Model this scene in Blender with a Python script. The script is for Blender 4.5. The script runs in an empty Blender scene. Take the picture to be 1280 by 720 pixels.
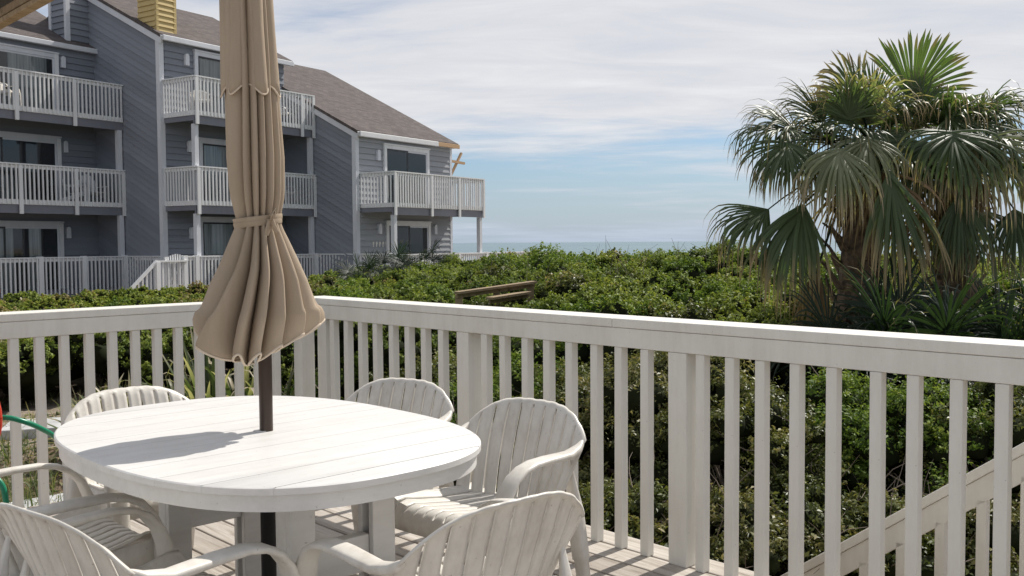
import bpy, bmesh, math, random
import numpy as np
from mathutils import Vector, Matrix
random.seed(7); rng = np.random.default_rng(11)
R = math.radians
scene = bpy.context.scene
col = scene.collection

# ---------------------------------------------------------------- camera
FPX, PIT, ROLL, CAMH = 1195.75, 4.7518e-2, -7.26e-3, 1.30
cp, sp, cr, sr = math.cos(PIT), math.sin(PIT), math.cos(ROLL), math.sin(ROLL)
c_f = Vector((0, cp, -sp))
c_r = Vector((1, 0, 0)) * cr + Vector((0, sp, cp)) * sr
c_u = Vector((1, 0, 0)) * -sr + Vector((0, sp, cp)) * cr
cam = bpy.data.cameras.new('camera'); co = bpy.data.objects.new('camera', cam); col.objects.link(co)
mw = Matrix((( c_r.x, c_u.x, -c_f.x, 0), (c_r.y, c_u.y, -c_f.y, 0), (c_r.z, c_u.z, -c_f.z, CAMH), (0, 0, 0, 1)))
co.matrix_world = mw
cam.sensor_width = 36; cam.lens = FPX / 1280 * 36; cam.clip_start = .05; cam.clip_end = 20000
scene.camera = co

# ---------------------------------------------------------------- sun and sky
SUN_AZ, SUN_EL = R(44), R(48)
S = Vector((math.sin(SUN_AZ) * math.cos(SUN_EL), math.cos(SUN_AZ) * math.cos(SUN_EL), math.sin(SUN_EL)))
sl = bpy.data.lights.new('sun', 'SUN'); sl.energy = 5.0; sl.angle = R(.55); sl.color = (1, .955, .88)
so = bpy.data.objects.new('sun', sl); col.objects.link(so)
so.rotation_euler = (-S).to_track_quat('-Z', 'Y').to_euler()
scene.view_settings.view_transform = 'Standard'; scene.view_settings.look = 'None'
scene.view_settings.gamma = 1; scene.view_settings.exposure = 0.0
scene.view_settings.use_curve_mapping = False
world = bpy.data.worlds.new('World'); scene.world = world; world.use_nodes = True
nt = world.node_tree; nt.nodes.clear()
def N(nt, t, **k):
    n = nt.nodes.new(t)
    for a, v in k.items():
        if a == 'inp':
            for i, x in v.items(): n.inputs[i].default_value = x
        else: setattr(n, a, v)
    return n
def ln(nt, a, b): nt.links.new(a, b)
def math_(nt, op, a, b=None, clamp=False):
    n = N(nt, 'ShaderNodeMath', operation=op, use_clamp=clamp)
    for i, x in enumerate((a, b)):
        if x is None: continue
        if isinstance(x, (int, float)): n.inputs[i].default_value = x
        else: ln(nt, x, n.inputs[i])
    return n.outputs[0]
def mixc(nt, fac, a, b, bt='MIX'):
    n = N(nt, 'ShaderNodeMix', data_type='RGBA', blend_type=bt)
    for s, x in ((n.inputs['Factor'], fac), (n.inputs[6], a), (n.inputs[7], b)):
        if isinstance(x, (int, float)): s.default_value = x
        elif isinstance(x, (tuple, list)): s.default_value = tuple(x) + (1,) if len(x) == 3 else x
        else: ln(nt, x, s)
    return n.outputs[2]
def ramp(nt, fac, stops, interp='LINEAR'):
    n = N(nt, 'ShaderNodeValToRGB'); n.color_ramp.interpolation = interp
    el = n.color_ramp.elements
    while len(el) < len(stops): el.new(.5)
    for e, (p, c) in zip(el, stops):
        e.position = p; e.color = tuple(c) + (1,) if len(c) == 3 else c
    ln(nt, fac, n.inputs[0]); return n.outputs[0]
def noise(nt, vec, scale, detail=4, rough=.55, dist=0.0):
    n = N(nt, 'ShaderNodeTexNoise', inp={'Scale': scale, 'Detail': detail, 'Roughness': rough, 'Distortion': dist})
    if vec is not None: ln(nt, vec, n.inputs['Vector'])
    return n.outputs['Fac']
def mapping(nt, vec, scale=(1, 1, 1), loc=(0, 0, 0), rot=(0, 0, 0)):
    n = N(nt, 'ShaderNodeMapping', inp={'Scale': scale, 'Location': loc, 'Rotation': rot}); ln(nt, vec, n.inputs['Vector']); return n.outputs[0]

sky = N(nt, 'ShaderNodeTexSky', sky_type='NISHITA', sun_disc=False, sun_elevation=SUN_EL, sun_rotation=SUN_AZ, altitude=0, air_density=1.0, dust_density=.6, ozone_density=2.5)
tc = N(nt, 'ShaderNodeTexCoord'); sep = N(nt, 'ShaderNodeSeparateXYZ'); ln(nt, tc.outputs['Generated'], sep.inputs[0])
zz = math_(nt, 'MAXIMUM', sep.outputs['Z'], .0)
zden = math_(nt, 'ADD', zz, .10)
cx = math_(nt, 'DIVIDE', sep.outputs['X'], zden); cy = math_(nt, 'DIVIDE', sep.outputs['Y'], zden)
cv = N(nt, 'ShaderNodeCombineXYZ'); ln(nt, cx, cv.inputs[0]); ln(nt, cy, cv.inputs[1])
n1 = noise(nt, mapping(nt, cv.outputs[0], (.42, .8, 1), (3.4, 1.7, 0), (0, 0, R(18))), 1.0, 7, .56, .35)
n2 = noise(nt, mapping(nt, cv.outputs[0], (1.1, 2.6, 1), (7.1, 3.2, 0), (0, 0, R(-12))), 1.3, 6, .6, .5)
# the cloud sheet thins towards the horizon, over the sea and to the right
azr = math_(nt, 'ARCTAN2', sep.outputs['X'], sep.outputs['Y'])
hi = N(nt, 'ShaderNodeMapRange', clamp=True, inp={1: .06, 2: .17, 3: -.26, 4: .55}); ln(nt, sep.outputs['Z'], hi.inputs[0])
lo = N(nt, 'ShaderNodeMapRange', clamp=True, inp={1: .02, 2: .08, 3: .30, 4: .0}); ln(nt, sep.outputs['Z'], lo.inputs[0])
zen = N(nt, 'ShaderNodeMapRange', clamp=True, inp={1: .35, 2: .7, 3: 0.0, 4: -.35}); ln(nt, sep.outputs['Z'], zen.inputs[0])
bck = N(nt, 'ShaderNodeMapRange', clamp=True, inp={1: .1, 2: -.5, 3: 0.0, 4: -.30}); ln(nt, sep.outputs['Y'], bck.inputs[0])
tz = N(nt, 'ShaderNodeMapRange', clamp=True, inp={1: .15, 2: .45, 3: 0.0, 4: 1.0}); ln(nt, sep.outputs['Z'], tz.inputs[0])
cl = math_(nt, 'ADD', math_(nt, 'ADD', zen.outputs[0], bck.outputs[0]), math_(nt, 'ADD', math_(nt, 'ADD', math_(nt, 'MULTIPLY', math_(nt, 'SUBTRACT', n1, .16), 2.1), math_(nt, 'MULTIPLY', n2, .62)), math_(nt, 'ADD', hi.outputs[0], lo.outputs[0])))
cm = N(nt, 'ShaderNodeMapRange', clamp=True, interpolation_type='SMOOTHSTEP', inp={1: .78, 2: 1.42, 3: 0.0, 4: .97}); ln(nt, cl, cm.inputs[0])
ccol = ramp(nt, math_(nt, 'ADD', math_(nt, 'MULTIPLY', n2, .6), math_(nt, 'MULTIPLY', n1, .4)), [(.28, (6.9, 7.3, 8.2)), (.5, (8.4, 8.5, 8.9)), (.72, (10.0, 10.0, 10.1))])
lowcol = (4.9, 6.0, 7.6)
hz = N(nt, 'ShaderNodeMapRange', clamp=True, inp={1: .0, 2: .12, 3: .75, 4: .0}); ln(nt, sep.outputs['Z'], hz.inputs[0])
skyb = mixc(nt, hz.outputs[0], mixc(nt, 1.0, sky.outputs[0], mixc(nt, tz.outputs[0], (.84, .97, 1.12), (1.1, 1.0, .88)), 'MULTIPLY'), lowcol)
skyc = mixc(nt, cm.outputs[0], skyb, mixc(nt, hz.outputs[0], ccol, lowcol))
bg = N(nt, 'ShaderNodeBackground'); bg.inputs[1].default_value = .088
ln(nt, skyc, bg.inputs[0]); wo = N(nt, 'ShaderNodeOutputWorld'); ln(nt, bg.outputs[0], wo.inputs[0])

# ---------------------------------------------------------------- materials
def mat(name, rough=.6, spec=.4):
    m = bpy.data.materials.new(name); m.use_nodes = True
    t = m.node_tree; b = t.nodes['Principled BSDF']
    b.inputs['Roughness'].default_value = rough; b.inputs['Specular IOR Level'].default_value = spec
    return m, t, b
def objco(t): return N(t, 'ShaderNodeTexCoord').outputs['Object']
def bump(t, b, h, strength=.3, dist=.01):
    n = N(t, 'ShaderNodeBump', inp={'Strength': strength, 'Distance': dist}); ln(t, h, n.inputs['Height']); ln(t, n.outputs[0], b.inputs['Normal'])
def painted(name, base, dirt, rough=.5, amount=.35, sc=6, streak=(1, 1, .15), bmp=.15):
    m, t, b = mat(name, rough)
    o = objco(t)
    a = noise(t, o, sc, 6, .6); s = noise(t, mapping(t, o, streak), sc * 5, 5, .65)
    f = math_(t, 'MULTIPLY', ramp(t, math_(t, 'MULTIPLY', a, s), [(.16, (0, 0, 0)), (.42, (1, 1, 1))]), amount)
    c = mixc(t, f, base, dirt)
    sp_ = noise(t, o, 90, 2, .5)
    c = mixc(t, ramp(t, sp_, [(.70, (0, 0, 0)), (.78, (.5, .5, .5))]), c, tuple(x * .55 for x in dirt))
    ln(t, c, b.inputs['Base Color'])
    ln(t, math_(t, 'ADD', math_(t, 'MULTIPLY', a, .3), rough - .15), b.inputs['Roughness'])
    bump(t, b, math_(t, 'ADD', s, math_(t, 'MULTIPLY', a, .5)), bmp, .004)
    return m
M = {}
M['rail_white'] = painted('rail_white_paint', (.75, .73, .675), (.54, .50, .44), .5, .45, 4)
M['table_white'] = painted('table_white_resin', (.705, .69, .67), (.53, .51, .48), .42, .6, 5, (.12, 1, 1), .12)
M['chair_white'] = painted('chair_white_resin', (.70, .67, .615), (.42, .38, .325), .38, .6, 5, (1, 1, .4), .10)
M['far_white'] = painted('far_white_paint', (.80, .80, .80), (.58, .57, .56), .55, .4, 1.2)
M['far_trim'] = painted('pale_trim_paint', (.70, .71, .74), (.50, .51, .54), .55, .4, .8)
M['rim_grey'] = painted('grey_rim_board', (.215, .22, .255), (.15, .155, .18), .6, .5, .8)
M['yellow'] = painted('yellow_chimney_paint', (.60, .45, .19), (.48, .36, .16), .6, .4, 1.5)
M['plain_wood'] = painted('bare_pine_wood', (.56, .37, .21), (.45, .28, .15), .6, .5, 2)
M['orange'] = painted('orange_stained_wood', (.55, .25, .06), (.42, .18, .04), .5, .4, 3)

def wood(name, c1, c2, c3, axis=(1, 14, 14), sc=3, bmp=.4, rough=.75):
    m, t, b = mat(name, rough, .25); o = objco(t)
    at = N(t, 'ShaderNodeAttribute', attribute_name='rnd').outputs['Fac']
    off = N(t, 'ShaderNodeCombineXYZ'); ln(t, math_(t, 'MULTIPLY', at, 37.), off.inputs[0]); ln(t, math_(t, 'MULTIPLY', at, 11.), off.inputs[1])
    ad = N(t, 'ShaderNodeVectorMath', operation='ADD'); ln(t, o, ad.inputs[0]); ln(t, off.outputs[0], ad.inputs[1])
    g = noise(t, mapping(t, ad.outputs[0], axis), sc, 8, .65, .6)
    g2 = noise(t, mapping(t, ad.outputs[0], tuple(x * .35 for x in axis)), sc, 3, .5, 1.2)
    c = ramp(t, g, [(.30, c3), (.45, c2), (.62, c1)])
    c = mixc(t, math_(t, 'MULTIPLY', g2, .55), c, c2)
    c = mixc(t, math_(t, 'MULTIPLY', at, .35), c, c3, 'MULTIPLY')
    kn = ramp(t, noise(t, mapping(t, ad.outputs[0], (1, 2.5, 2.5)), 5.5, 1, .4), [(.72, (0, 0, 0)), (.77, (1, 1, 1))])
    c = mixc(t, math_(t, 'MULTIPLY', kn, .7), c, tuple(x * .4 for x in c3))
    ln(t, c, b.inputs['Base Color']); bump(t, b, g, bmp, .006)
    return m
M['deck'] = wood('weathered_deck_wood', (.60, .56, .515), (.45, .405, .355), (.19, .15, .12), (14, 1, 14), 2.4, .5)
M['beam'] = wood('brown_beam_wood', (.40, .30, .18), (.30, .21, .12), (.10, .07, .04), (1, 10, 10), 2.5, .5)
M['beam_dark'] = wood('dark_beam_wood', (.13, .10, .07), (.09, .07, .05), (.04, .03, .022), (1, 10, 10), 2.5, .5)  # darker brown tone for the upper eave board
M['walk'] = wood('grey_boardwalk_wood', (.40, .31, .20), (.30, .225, .14), (.14, .10, .07), (1, 12, 12), 2.5, .5)

def siding_mat(name, base, var):
    m, t, b = mat(name, .68, .3); o = objco(t)
    at = N(t, 'ShaderNodeAttribute', attribute_name='rnd').outputs['Fac']
    a = noise(t, o, .9, 5, .6); s = noise(t, mapping(t, o, (6, 6, .6)), 3, 4, .6)
    f = math_(t, 'ADD', math_(t, 'MULTIPLY', at, .5), math_(t, 'MULTIPLY', a, .5))
    c = ramp(t, f, [(.2, tuple(x * (1 - var) for x in base)), (.8, tuple(x * (1 + var) for x in base))])
    c = mixc(t, math_(t, 'MULTIPLY', s, .22), c, tuple(x * .72 for x in base))
    ln(t, c, b.inputs['Base Color']); bump(t, b, s, .15, .01)
    return m
M['siding'] = siding_mat('grey_lap_siding', (.245, .26, .295), .14)
M['siding_sunlit'] = siding_mat('sunlit_grey_lap_siding', (.36, .37, .39), .10)  # lighter copy of the grey siding, grazing sunlight put into its colour
m, t, b = mat('unlit_room_dark', .8); b.inputs['Base Color'].default_value = (.035, .04, .045, 1); M['dark'] = m  # near-black colour stands for the gloom of rooms behind the glass
m, t, b = mat('asphalt_shingles', .9, .2); o = objco(t)
br = N(t, 'ShaderNodeTexBrick', inp={'Scale': 1.0, 'Mortar Size': .006, 'Brick Width': .30, 'Row Height': .14, 'Color1': (.088, .074, .070, 1), 'Color2': (.165, .140, .132, 1), 'Mortar': (.05, .042, .04, 1)}); br.offset = .5
ln(t, o, br.inputs['Vector'])
sp1 = ramp(t, noise(t, o, 11, 3, .7), [(.35, (0, 0, 0)), (.65, (1, 1, 1))]); sp2 = noise(t, o, .5, 4, .6)
c = mixc(t, math_(t, 'MULTIPLY', sp1, .62), br.outputs[0], (.062, .052, .05)); c = mixc(t, math_(t, 'MULTIPLY', sp2, .35), c, (.15, .128, .122))
ln(t, c, b.inputs['Base Color']); bump(t, b, sp1, .5, .01); M['shingle'] = m
m, t, b = mat('door_glass', .03, .9); b.inputs['Base Color'].default_value = (.02, .025, .03, 1)
tr = N(t, 'ShaderNodeBsdfTransparent', inp={'Color': (.82, .84, .85, 1)}); mx = N(t, 'ShaderNodeMixShader', inp={0: .45})
fr = N(t, 'ShaderNodeFresnel', inp={'IOR': 1.5}); ln(t, math_(t, 'ADD', math_(t, 'MULTIPLY', fr.outputs[0], 1.0), .03, True), mx.inputs[0])
gl = N(t, 'ShaderNodeBsdfGlossy', inp={'Roughness': .03}); ln(t, tr.outputs[0], mx.inputs[1]); ln(t, gl.outputs[0], mx.inputs[2]); ln(t, mx.outputs[0], t.nodes['Material Output'].inputs[0]); M['glass'] = m
m, t, b = mat('curtain_cloth', .9, .1); o = objco(t); w = noise(t, mapping(t, o, (9, 9, .25)), 1.6, 4, .6)
ln(t, ramp(t, w, [(.3, (.28, .31, .32)), (.7, (.62, .64, .63))]), b.inputs['Base Color']); M['curtain'] = m  # upright bands paint the light and shade of the folds
m, t, b = mat('shell_white', .5); b.inputs['Base Color'].default_value = (.75, .72, .66, 1); M['shell'] = m
m, t, b = mat('dark_metal', .35, .5); b.inputs['Base Color'].default_value = (.02, .02, .022, 1); M['dkmetal'] = m
m, t, b = mat('brown_metal_pole', .28, .5); o = objco(t); ln(t, mixc(t, noise(t, mapping(t, o, (1, 1, .2)), 14, 5, .6), (.032, .021, .016), (.075, .05, .038)), b.inputs['Base Color']); b.inputs['Metallic'].default_value = .35; M['pole'] = m
m, t, b = mat('black_sleeve', .5, .3); b.inputs['Base Color'].default_value = (.012, .012, .013, 1); M['black'] = m
# canvas
m, t, b = mat('tan_canvas', .85, .15); o = objco(t)
wv = noise(t, mapping(t, o, (1, 1, 1)), 420, 2, .5); st = noise(t, mapping(t, o, (3, 3, .5)), 2.2, 5, .6)
c = ramp(t, st, [(.3, (.43, .34, .25)), (.7, (.64, .525, .40))]); c = mixc(t, math_(t, 'MULTIPLY', wv, .25), c, (.31, .235, .165))
ln(t, c, b.inputs['Base Color']); bump(t, b, math_(t, 'ADD', wv, math_(t, 'MULTIPLY', noise(t, o, 26, 4, .6), 2.)), .25, .002)
tl = N(t, 'ShaderNodeBsdfTranslucent'); ln(t, c, tl.inputs[0]); mx = N(t, 'ShaderNodeMixShader', inp={0: .22}); ln(t, b.outputs[0], mx.inputs[1]); ln(t, tl.outputs[0], mx.inputs[2]); ln(t, mx.outputs[0], t.nodes['Material Output'].inputs[0]); M['canvas'] = m
m, t, b = mat('canvas_binding', .8, .15); b.inputs['Base Color'].default_value = (.62, .52, .41, 1); M['binding'] = m
m, t, b = mat('green_hose_rubber', .3, .5); b.inputs['Base Color'].default_value = (.005, .20, .105, 1); M['green_hose'] = m
m, t, b = mat('red_hose_rubber', .35, .5); b.inputs['Base Color'].default_value = (.55, .045, .02, 1); M['red_hose'] = m

def leafmat(name, stops, rough=.42, trans=.35, spec=.45):
    m, t, b = mat(name, rough, spec)
    at = N(t, 'ShaderNodeAttribute', attribute_name='rnd').outputs['Fac']
    c = ramp(t, at, stops); ln(t, c, b.inputs['Base Color'])
    tl = N(t, 'ShaderNodeBsdfTranslucent'); ln(t, mixc(t, .5, c, mixc(t, 1., c, (1.6, 1.5, .5), 'MULTIPLY')), tl.inputs[0])
    mx = N(t, 'ShaderNodeMixShader', inp={0: trans}); ln(t, b.outputs[0], mx.inputs[1]); ln(t, tl.outputs[0], mx.inputs[2]); ln(t, mx.outputs[0], t.nodes['Material Output'].inputs[0])
    return m
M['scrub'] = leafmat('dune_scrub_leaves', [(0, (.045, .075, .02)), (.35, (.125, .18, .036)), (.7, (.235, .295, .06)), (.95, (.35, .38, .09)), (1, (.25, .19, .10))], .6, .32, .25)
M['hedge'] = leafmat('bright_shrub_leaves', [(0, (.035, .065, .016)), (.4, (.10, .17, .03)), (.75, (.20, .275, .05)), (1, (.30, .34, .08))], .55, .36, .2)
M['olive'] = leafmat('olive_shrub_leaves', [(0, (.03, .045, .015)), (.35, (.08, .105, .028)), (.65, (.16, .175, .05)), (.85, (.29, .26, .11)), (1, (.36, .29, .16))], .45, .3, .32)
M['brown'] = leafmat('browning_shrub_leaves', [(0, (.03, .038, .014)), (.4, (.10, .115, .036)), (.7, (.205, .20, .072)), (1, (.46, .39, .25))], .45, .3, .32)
m, t, b = mat('shrub_shade_core', .95, .05); b.inputs['Base Color'].default_value = (.018, .022, .010, 1); M['shade_core'] = m  # near-black colour paints the deep shade inside scrub and shrubs
m, t, b = mat('twig_bark', .85, .2); b.inputs['Base Color'].default_value = (.22, .18, .15, 1); M['twig'] = m
def frondmat(name, green, tip, dry, tipat=.74):
    m, t, b = mat(name, .42, .3)
    u = N(t, 'ShaderNodeAttribute', attribute_name='along').outputs['Fac']; at = N(t, 'ShaderNodeAttribute', attribute_name='rnd').outputs['Fac']
    uu = math_(t, 'ADD', u, math_(t, 'MULTIPLY', math_(t, 'SUBTRACT', at, .5), .45))
    g = mixc(t, at, tuple(x * .65 for x in green), tuple(x * 1.35 for x in green))
    f = ramp(t, uu, [(tipat, (0, 0, 0)), (min(tipat + .3, 1), (1, 1, 1))])
    c = mixc(t, f, g, mixc(t, at, tip, dry)); ln(t, c, b.inputs['Base Color'])
    tl = N(t, 'ShaderNodeBsdfTranslucent'); ln(t, mixc(t, 1., c, (1.3, 1.5, .6), 'MULTIPLY'), tl.inputs[0])
    mx = N(t, 'ShaderNodeMixShader', inp={0: .34}); ln(t, b.outputs[0], mx.inputs[1]); ln(t, tl.outputs[0], mx.inputs[2]); ln(t, mx.outputs[0], t.nodes['Material Output'].inputs[0])
    return m
M['frond'] = frondmat('palm_frond_green', (.08, .112, .05), (.31, .22, .11), (.42, .31, .18), .66)
M['frond_fresh'] = frondmat('palm_frond_fresh', (.12, .175, .05), (.20, .20, .08), (.25, .20, .09), .88)
M['frond_dry'] = frondmat('palm_frond_drying', (.20, .22, .125), (.37, .28, .17), (.45, .36, .25), .6)
M['frond_dead'] = frondmat('palm_frond_dead', (.19, .115, .06), (.24, .15, .085), (.32, .22, .13), .2)
M['palmetto'] = frondmat('palmetto_shade_green', (.022, .038, .02), (.10, .11, .045), (.22, .18, .10), .9)  # green darkened: the palms' shade is put into the colour
M['yucca'] = frondmat('yucca_blade', (.085, .11, .05), (.34, .29, .20), (.50, .43, .33), .72)
M['grass'] = frondmat('dune_grass_blade', (.10, .13, .05), (.25, .22, .12), (.36, .30, .18), .6)
m, t, b = mat('palm_bark', .9, .15); o = objco(t); ln(t, ramp(t, noise(t, o, 18, 5, .6), [(.3, (.08, .058, .042)), (.7, (.30, .22, .155))]), b.inputs['Base Color']); bump(t, b, noise(t, mapping(t, o, (8, 8, 1)), 10, 4), .5, .02); M['bark'] = m
m, t, b = mat('sand_and_mulch', .95, .1); o = objco(t)
n_ = noise(t, o, .8, 6, .6); g_ = noise(t, o, 26, 5, .7)
c = mixc(t, ramp(t, n_, [(.42, (0, 0, 0)), (.56, (1, 1, 1))]), (.20, .145, .10), (.42, .36, .29)); c = mixc(t, ramp(t, g_, [(.35, (0, 0, 0)), (.6, (1, 1, 1))]), mixc(t, 1., c, (.5, .45, .4), 'MULTIPLY'), c)
ln(t, c, b.inputs['Base Color']); bump(t, b, g_, .8, .05); M['ground'] = m
m, t, b = mat('pale_concrete', .85, .2); o = objco(t); ln(t, ramp(t, noise(t, o, 9, 6, .65), [(.3, (.36, .36, .36)), (.7, (.56, .56, .55))]), b.inputs['Base Color']); M['paver'] = m
m, t, b = mat('sea_water', .55, .12); o = objco(t)
ln(t, ramp(t, noise(t, mapping(t, o, (.004, .03, 1)), 1., 4, .6), [(.3, (.13, .195, .235)), (.7, (.18, .245, .28))]), b.inputs['Base Color']); bump(t, b, noise(t, mapping(t, o, (.5, 1.2, 1)), .6, 5, .6), .6, .6); M['sea'] = m

# ---------------------------------------------------------------- helpers
def tag(o, label=None, cat=None, group=None, kind=None):
    for k, v in (('label', label), ('category', cat), ('group', group), ('kind', kind)):
        if v: o[k] = v
    return o
def empty(name, loc, rz=0, label=None, cat=None, group=None):
    o = bpy.data.objects.new(name, None); o.empty_display_size = .2; o.location = loc; o.rotation_euler = (0, 0, rz); col.objects.link(o)
    return tag(o, label, cat, group)
def link(name, me, parent=None, bevel=0, solid=0):
    o = bpy.data.objects.new(name, me); col.objects.link(o)
    if parent is not None: o.parent = parent
    if solid:
        md = o.modifiers.new('s', 'SOLIDIFY'); md.thickness = solid; md.offset = 0
    if bevel:
        md = o.modifiers.new('b', 'BEVEL'); md.width = bevel; md.segments = 2; md.limit_method = 'ANGLE'; md.angle_limit = R(40)
    return o
class MB:
    """collects boxes, tubes and sheets, then links them as one mesh object"""
    def __init__(s): s.v = []; s.f = []; s.r = []; s.mi = []
    def add(s, vs, fs, r=None, mi=0):
        k = len(s.v); r = random.random() if r is None else r
        s.v += [tuple(p) for p in vs]; s.f += [tuple(i + k for i in f) for f in fs]; s.r += [r] * len(vs); s.mi += [mi] * len(fs); return s
    def box(s, x0, x1, y0, y1, z0, z1, r=None, mi=0):
        return s.add([(x0, y0, z0), (x1, y0, z0), (x1, y1, z0), (x0, y1, z0), (x0, y0, z1), (x1, y0, z1), (x1, y1, z1), (x0, y1, z1)],
                     [(3, 2, 1, 0), (4, 5, 6, 7), (0, 1, 5, 4), (1, 2, 6, 5), (2, 3, 7, 6), (3, 0, 4, 7)], r, mi)
    def bar(s, a, b, w, h, up=(0, 0, 1), r=None, mi=0):
        a = Vector(a); b = Vector(b); d = (b - a).normalized(); u = Vector(up); sx = d.cross(u)
        if sx.length < 1e-4: sx = d.cross(Vector((0, 1, 0)))
        sx.normalize(); u = sx.cross(d).normalized()
        q = [(-w / 2, -h / 2), (w / 2, -h / 2), (w / 2, h / 2), (-w / 2, h / 2)]
        vs = [a + sx * i + u * j for i, j in q] + [b + sx * i + u * j for i, j in q]
        return s.add(vs, [(3, 2, 1, 0), (4, 5, 6, 7), (0, 1, 5, 4), (1, 2, 6, 5), (2, 3, 7, 6), (3, 0, 4, 7)], r, mi)
    def sweep(s, pts, secs, n=10, p=2.0, cap=True, up=(0, 0, 1), r=None, mi=0):
        """superellipse section (half-width, half-height) swept along pts"""
        pts = [Vector(q) for q in pts]; vs = []; m = len(pts)
        last = None
        for i, q in enumerate(pts):
            d = (pts[min(i + 1, m - 1)] - pts[max(i - 1, 0)]).normalized()
            sx = d.cross(Vector(up)) if last is None else last - d * last.dot(d)
            if sx.length < 1e-4: sx = d.cross(Vector((1, 0, 0)))
            sx.normalize(); last = sx; u = sx.cross(d).normalized(); w, h = secs[i] if isinstance(secs, list) else secs
            for k in range(n):
                a = 2 * math.pi * (k + .5) / n; ca, sa = math.cos(a), math.sin(a)
                vs.append(q + sx * (w * math.copysign(abs(ca) ** (2 / p), ca)) + u * (h * math.copysign(abs(sa) ** (2 / p), sa)))
        fs = [(i * n + k, i * n + (k + 1) % n, (i + 1) * n + (k + 1) % n, (i + 1) * n + k) for i in range(m - 1) for k in range(n)]
        if cap: fs += [tuple(range(n))[::-1], tuple((m - 1) * n + k for k in range(n))]
        return s.add(vs, fs, r, mi)
    def tube(s, pts, rad, n=8, **k):
        return s.sweep(pts, [(x, x) for x in rad] if isinstance(rad, (list, tuple)) else (rad, rad), n, 2., **k)
    def build(s, name, m, parent=None, bevel=0, smooth=0, solid=0):
        me = bpy.data.meshes.new(name); me.from_pydata(s.v, [], s.f)
        ms = m if isinstance(m, (list, tuple)) else [m]
        for x in ms: me.materials.append(x)
        if len(ms) > 1: me.polygons.foreach_set('material_index', s.mi)
        a = me.attributes.new('rnd', 'FLOAT', 'POINT'); a.data.foreach_set('value', s.r)
        if smooth:
            me.shade_smooth(); me.set_sharp_from_angle(angle=R(smooth))
        me.update(); return link(name, me, parent, bevel, solid)
def np_mesh(name, V, quads, mats, attrs=None, mi=None, smooth=False):
    me = bpy.data.meshes.new(name); nv = len(V); nf, k = quads.shape
    me.vertices.add(nv); me.vertices.foreach_set('co', np.ascontiguousarray(V, dtype=np.float32).ravel())
    me.loops.add(nf * k); me.loops.foreach_set('vertex_index', quads.astype(np.int32).ravel())
    me.polygons.add(nf); me.polygons.foreach_set('loop_start', np.arange(0, nf * k, k, dtype=np.int32))
    for x in mats: me.materials.append(x)
    if mi is not None: me.polygons.foreach_set('material_index', mi.astype(np.int32))
    for an, av in (attrs or {}).items():
        a = me.attributes.new(an, 'FLOAT', 'POINT'); a.data.foreach_set('value', np.ascontiguousarray(av, dtype=np.float32))
    me.update(calc_edges=True)
    if smooth: me.shade_smooth()
    return me
def children(o): return [c for c in bpy.data.objects if c.parent is o]
def copy_tree(o, parent=None, kids=None):
    kids = kids or {}
    c = o.copy(); col.objects.link(c)
    if parent is not None: c.parent = parent
    for ch in kids.get(o, []): copy_tree(ch, c, kids)
    return c
def kids_map():
    k = {}
    for o in bpy.data.objects:
        if o.parent is not None: k.setdefault(o.parent, []).append(o)
    return k
def at(px, py, d):
    """a point of the place seen at (px, py) of the photo, d metres away"""
    q = Vector((0, 0, CAMH)) + (c_r * ((px - 640) / FPX) - c_u * ((py - 360) / FPX) + c_f) * d
    return q
DA, BA = R(46.386), R(32.767)
nR = Vector((math.sin(DA), math.cos(DA), 0)); nL = Vector((-math.cos(DA), math.sin(DA), 0))
DROT = math.pi / 2 - DA          # deck frame: x across the right railing, y along it
def deckw(p, q, z=0): return nR * p + nL * q + Vector((0, 0, z))
# ---------------------------------------------------------------- ground, sea
CTRL = [(0, 385, 14), (60, 372, 18), (150, 372, 18), (250, 376, 18), (0, 361, 25), (100, 358, 26), (190, 366, 26), (240, 372, 27), (0, 420, 12), (200, 405, 12.5), (330, 385, 14), (330, 360, 25),
        (400, 366, 15), (400, 352, 22), (450, 349, 18), (440, 345, 25), (480, 338, 23), (520, 333, 25), (560, 322, 27), (650, 319, 27), (450, 388, 10.5), (560, 372, 12), (560, 340, 19), (620, 330, 21), (600, 385, 10.5), (680, 322, 20), (720, 312, 18), (760, 306, 17),
        (850, 309, 17), (880, 308, 16), (940, 314, 15), (1010, 330, 13), (1150, 345, 12), (1230, 322, 14), (1290, 327, 14), (1400, 330, 14), (700, 345, 12.5), (760, 340, 12), (850, 345, 11.5), (900, 362, 10), (760, 378, 9.6), (1000, 385, 9.3), (1100, 388, 9.6), (1250, 372, 9.6), (1400, 380, 9.6), (-150, 380, 18)]
CP = np.array([tuple(at(x, y + 6, d)) for x, y, d in CTRL])
def canopy(x, y):
    x = np.asarray(x, float); y = np.asarray(y, float)
    w = 1.0 / (((x[..., None] - CP[:, 0]) ** 2 + (y[..., None] - CP[:, 1]) ** 2) ** 1.6 + .05)
    return (w * CP[:, 2]).sum(-1) / w.sum(-1)
def ground_z(x, y):
    d = np.hypot(x, y); c = canopy(x, y)
    t = np.clip((d - 8) / 5, 0, 1); z = -.62 * (1 - t) + np.minimum(c - .75, -.1) * t
    f = np.clip((d - 30) / 25, 0, 1)
    return (z * (1 - f) - 2.4 * f) - .9 * np.clip((d - 60) / 30, 0, 1)
xs = np.concatenate([np.linspace(-6000, -90, 8), np.linspace(-70, 70, 141), np.linspace(90, 6000, 8)]); ys = np.concatenate([np.linspace(-60, 75, 136), [85, 95, 110]])
X, Y = np.meshgrid(xs, ys); Z = ground_z(X, Y) + .03 * np.sin(X * 1.7) * np.cos(Y * 1.3)
V = np.stack([X, Y, Z], -1).reshape(-1, 3); nx, ny = len(xs), len(ys)
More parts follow.
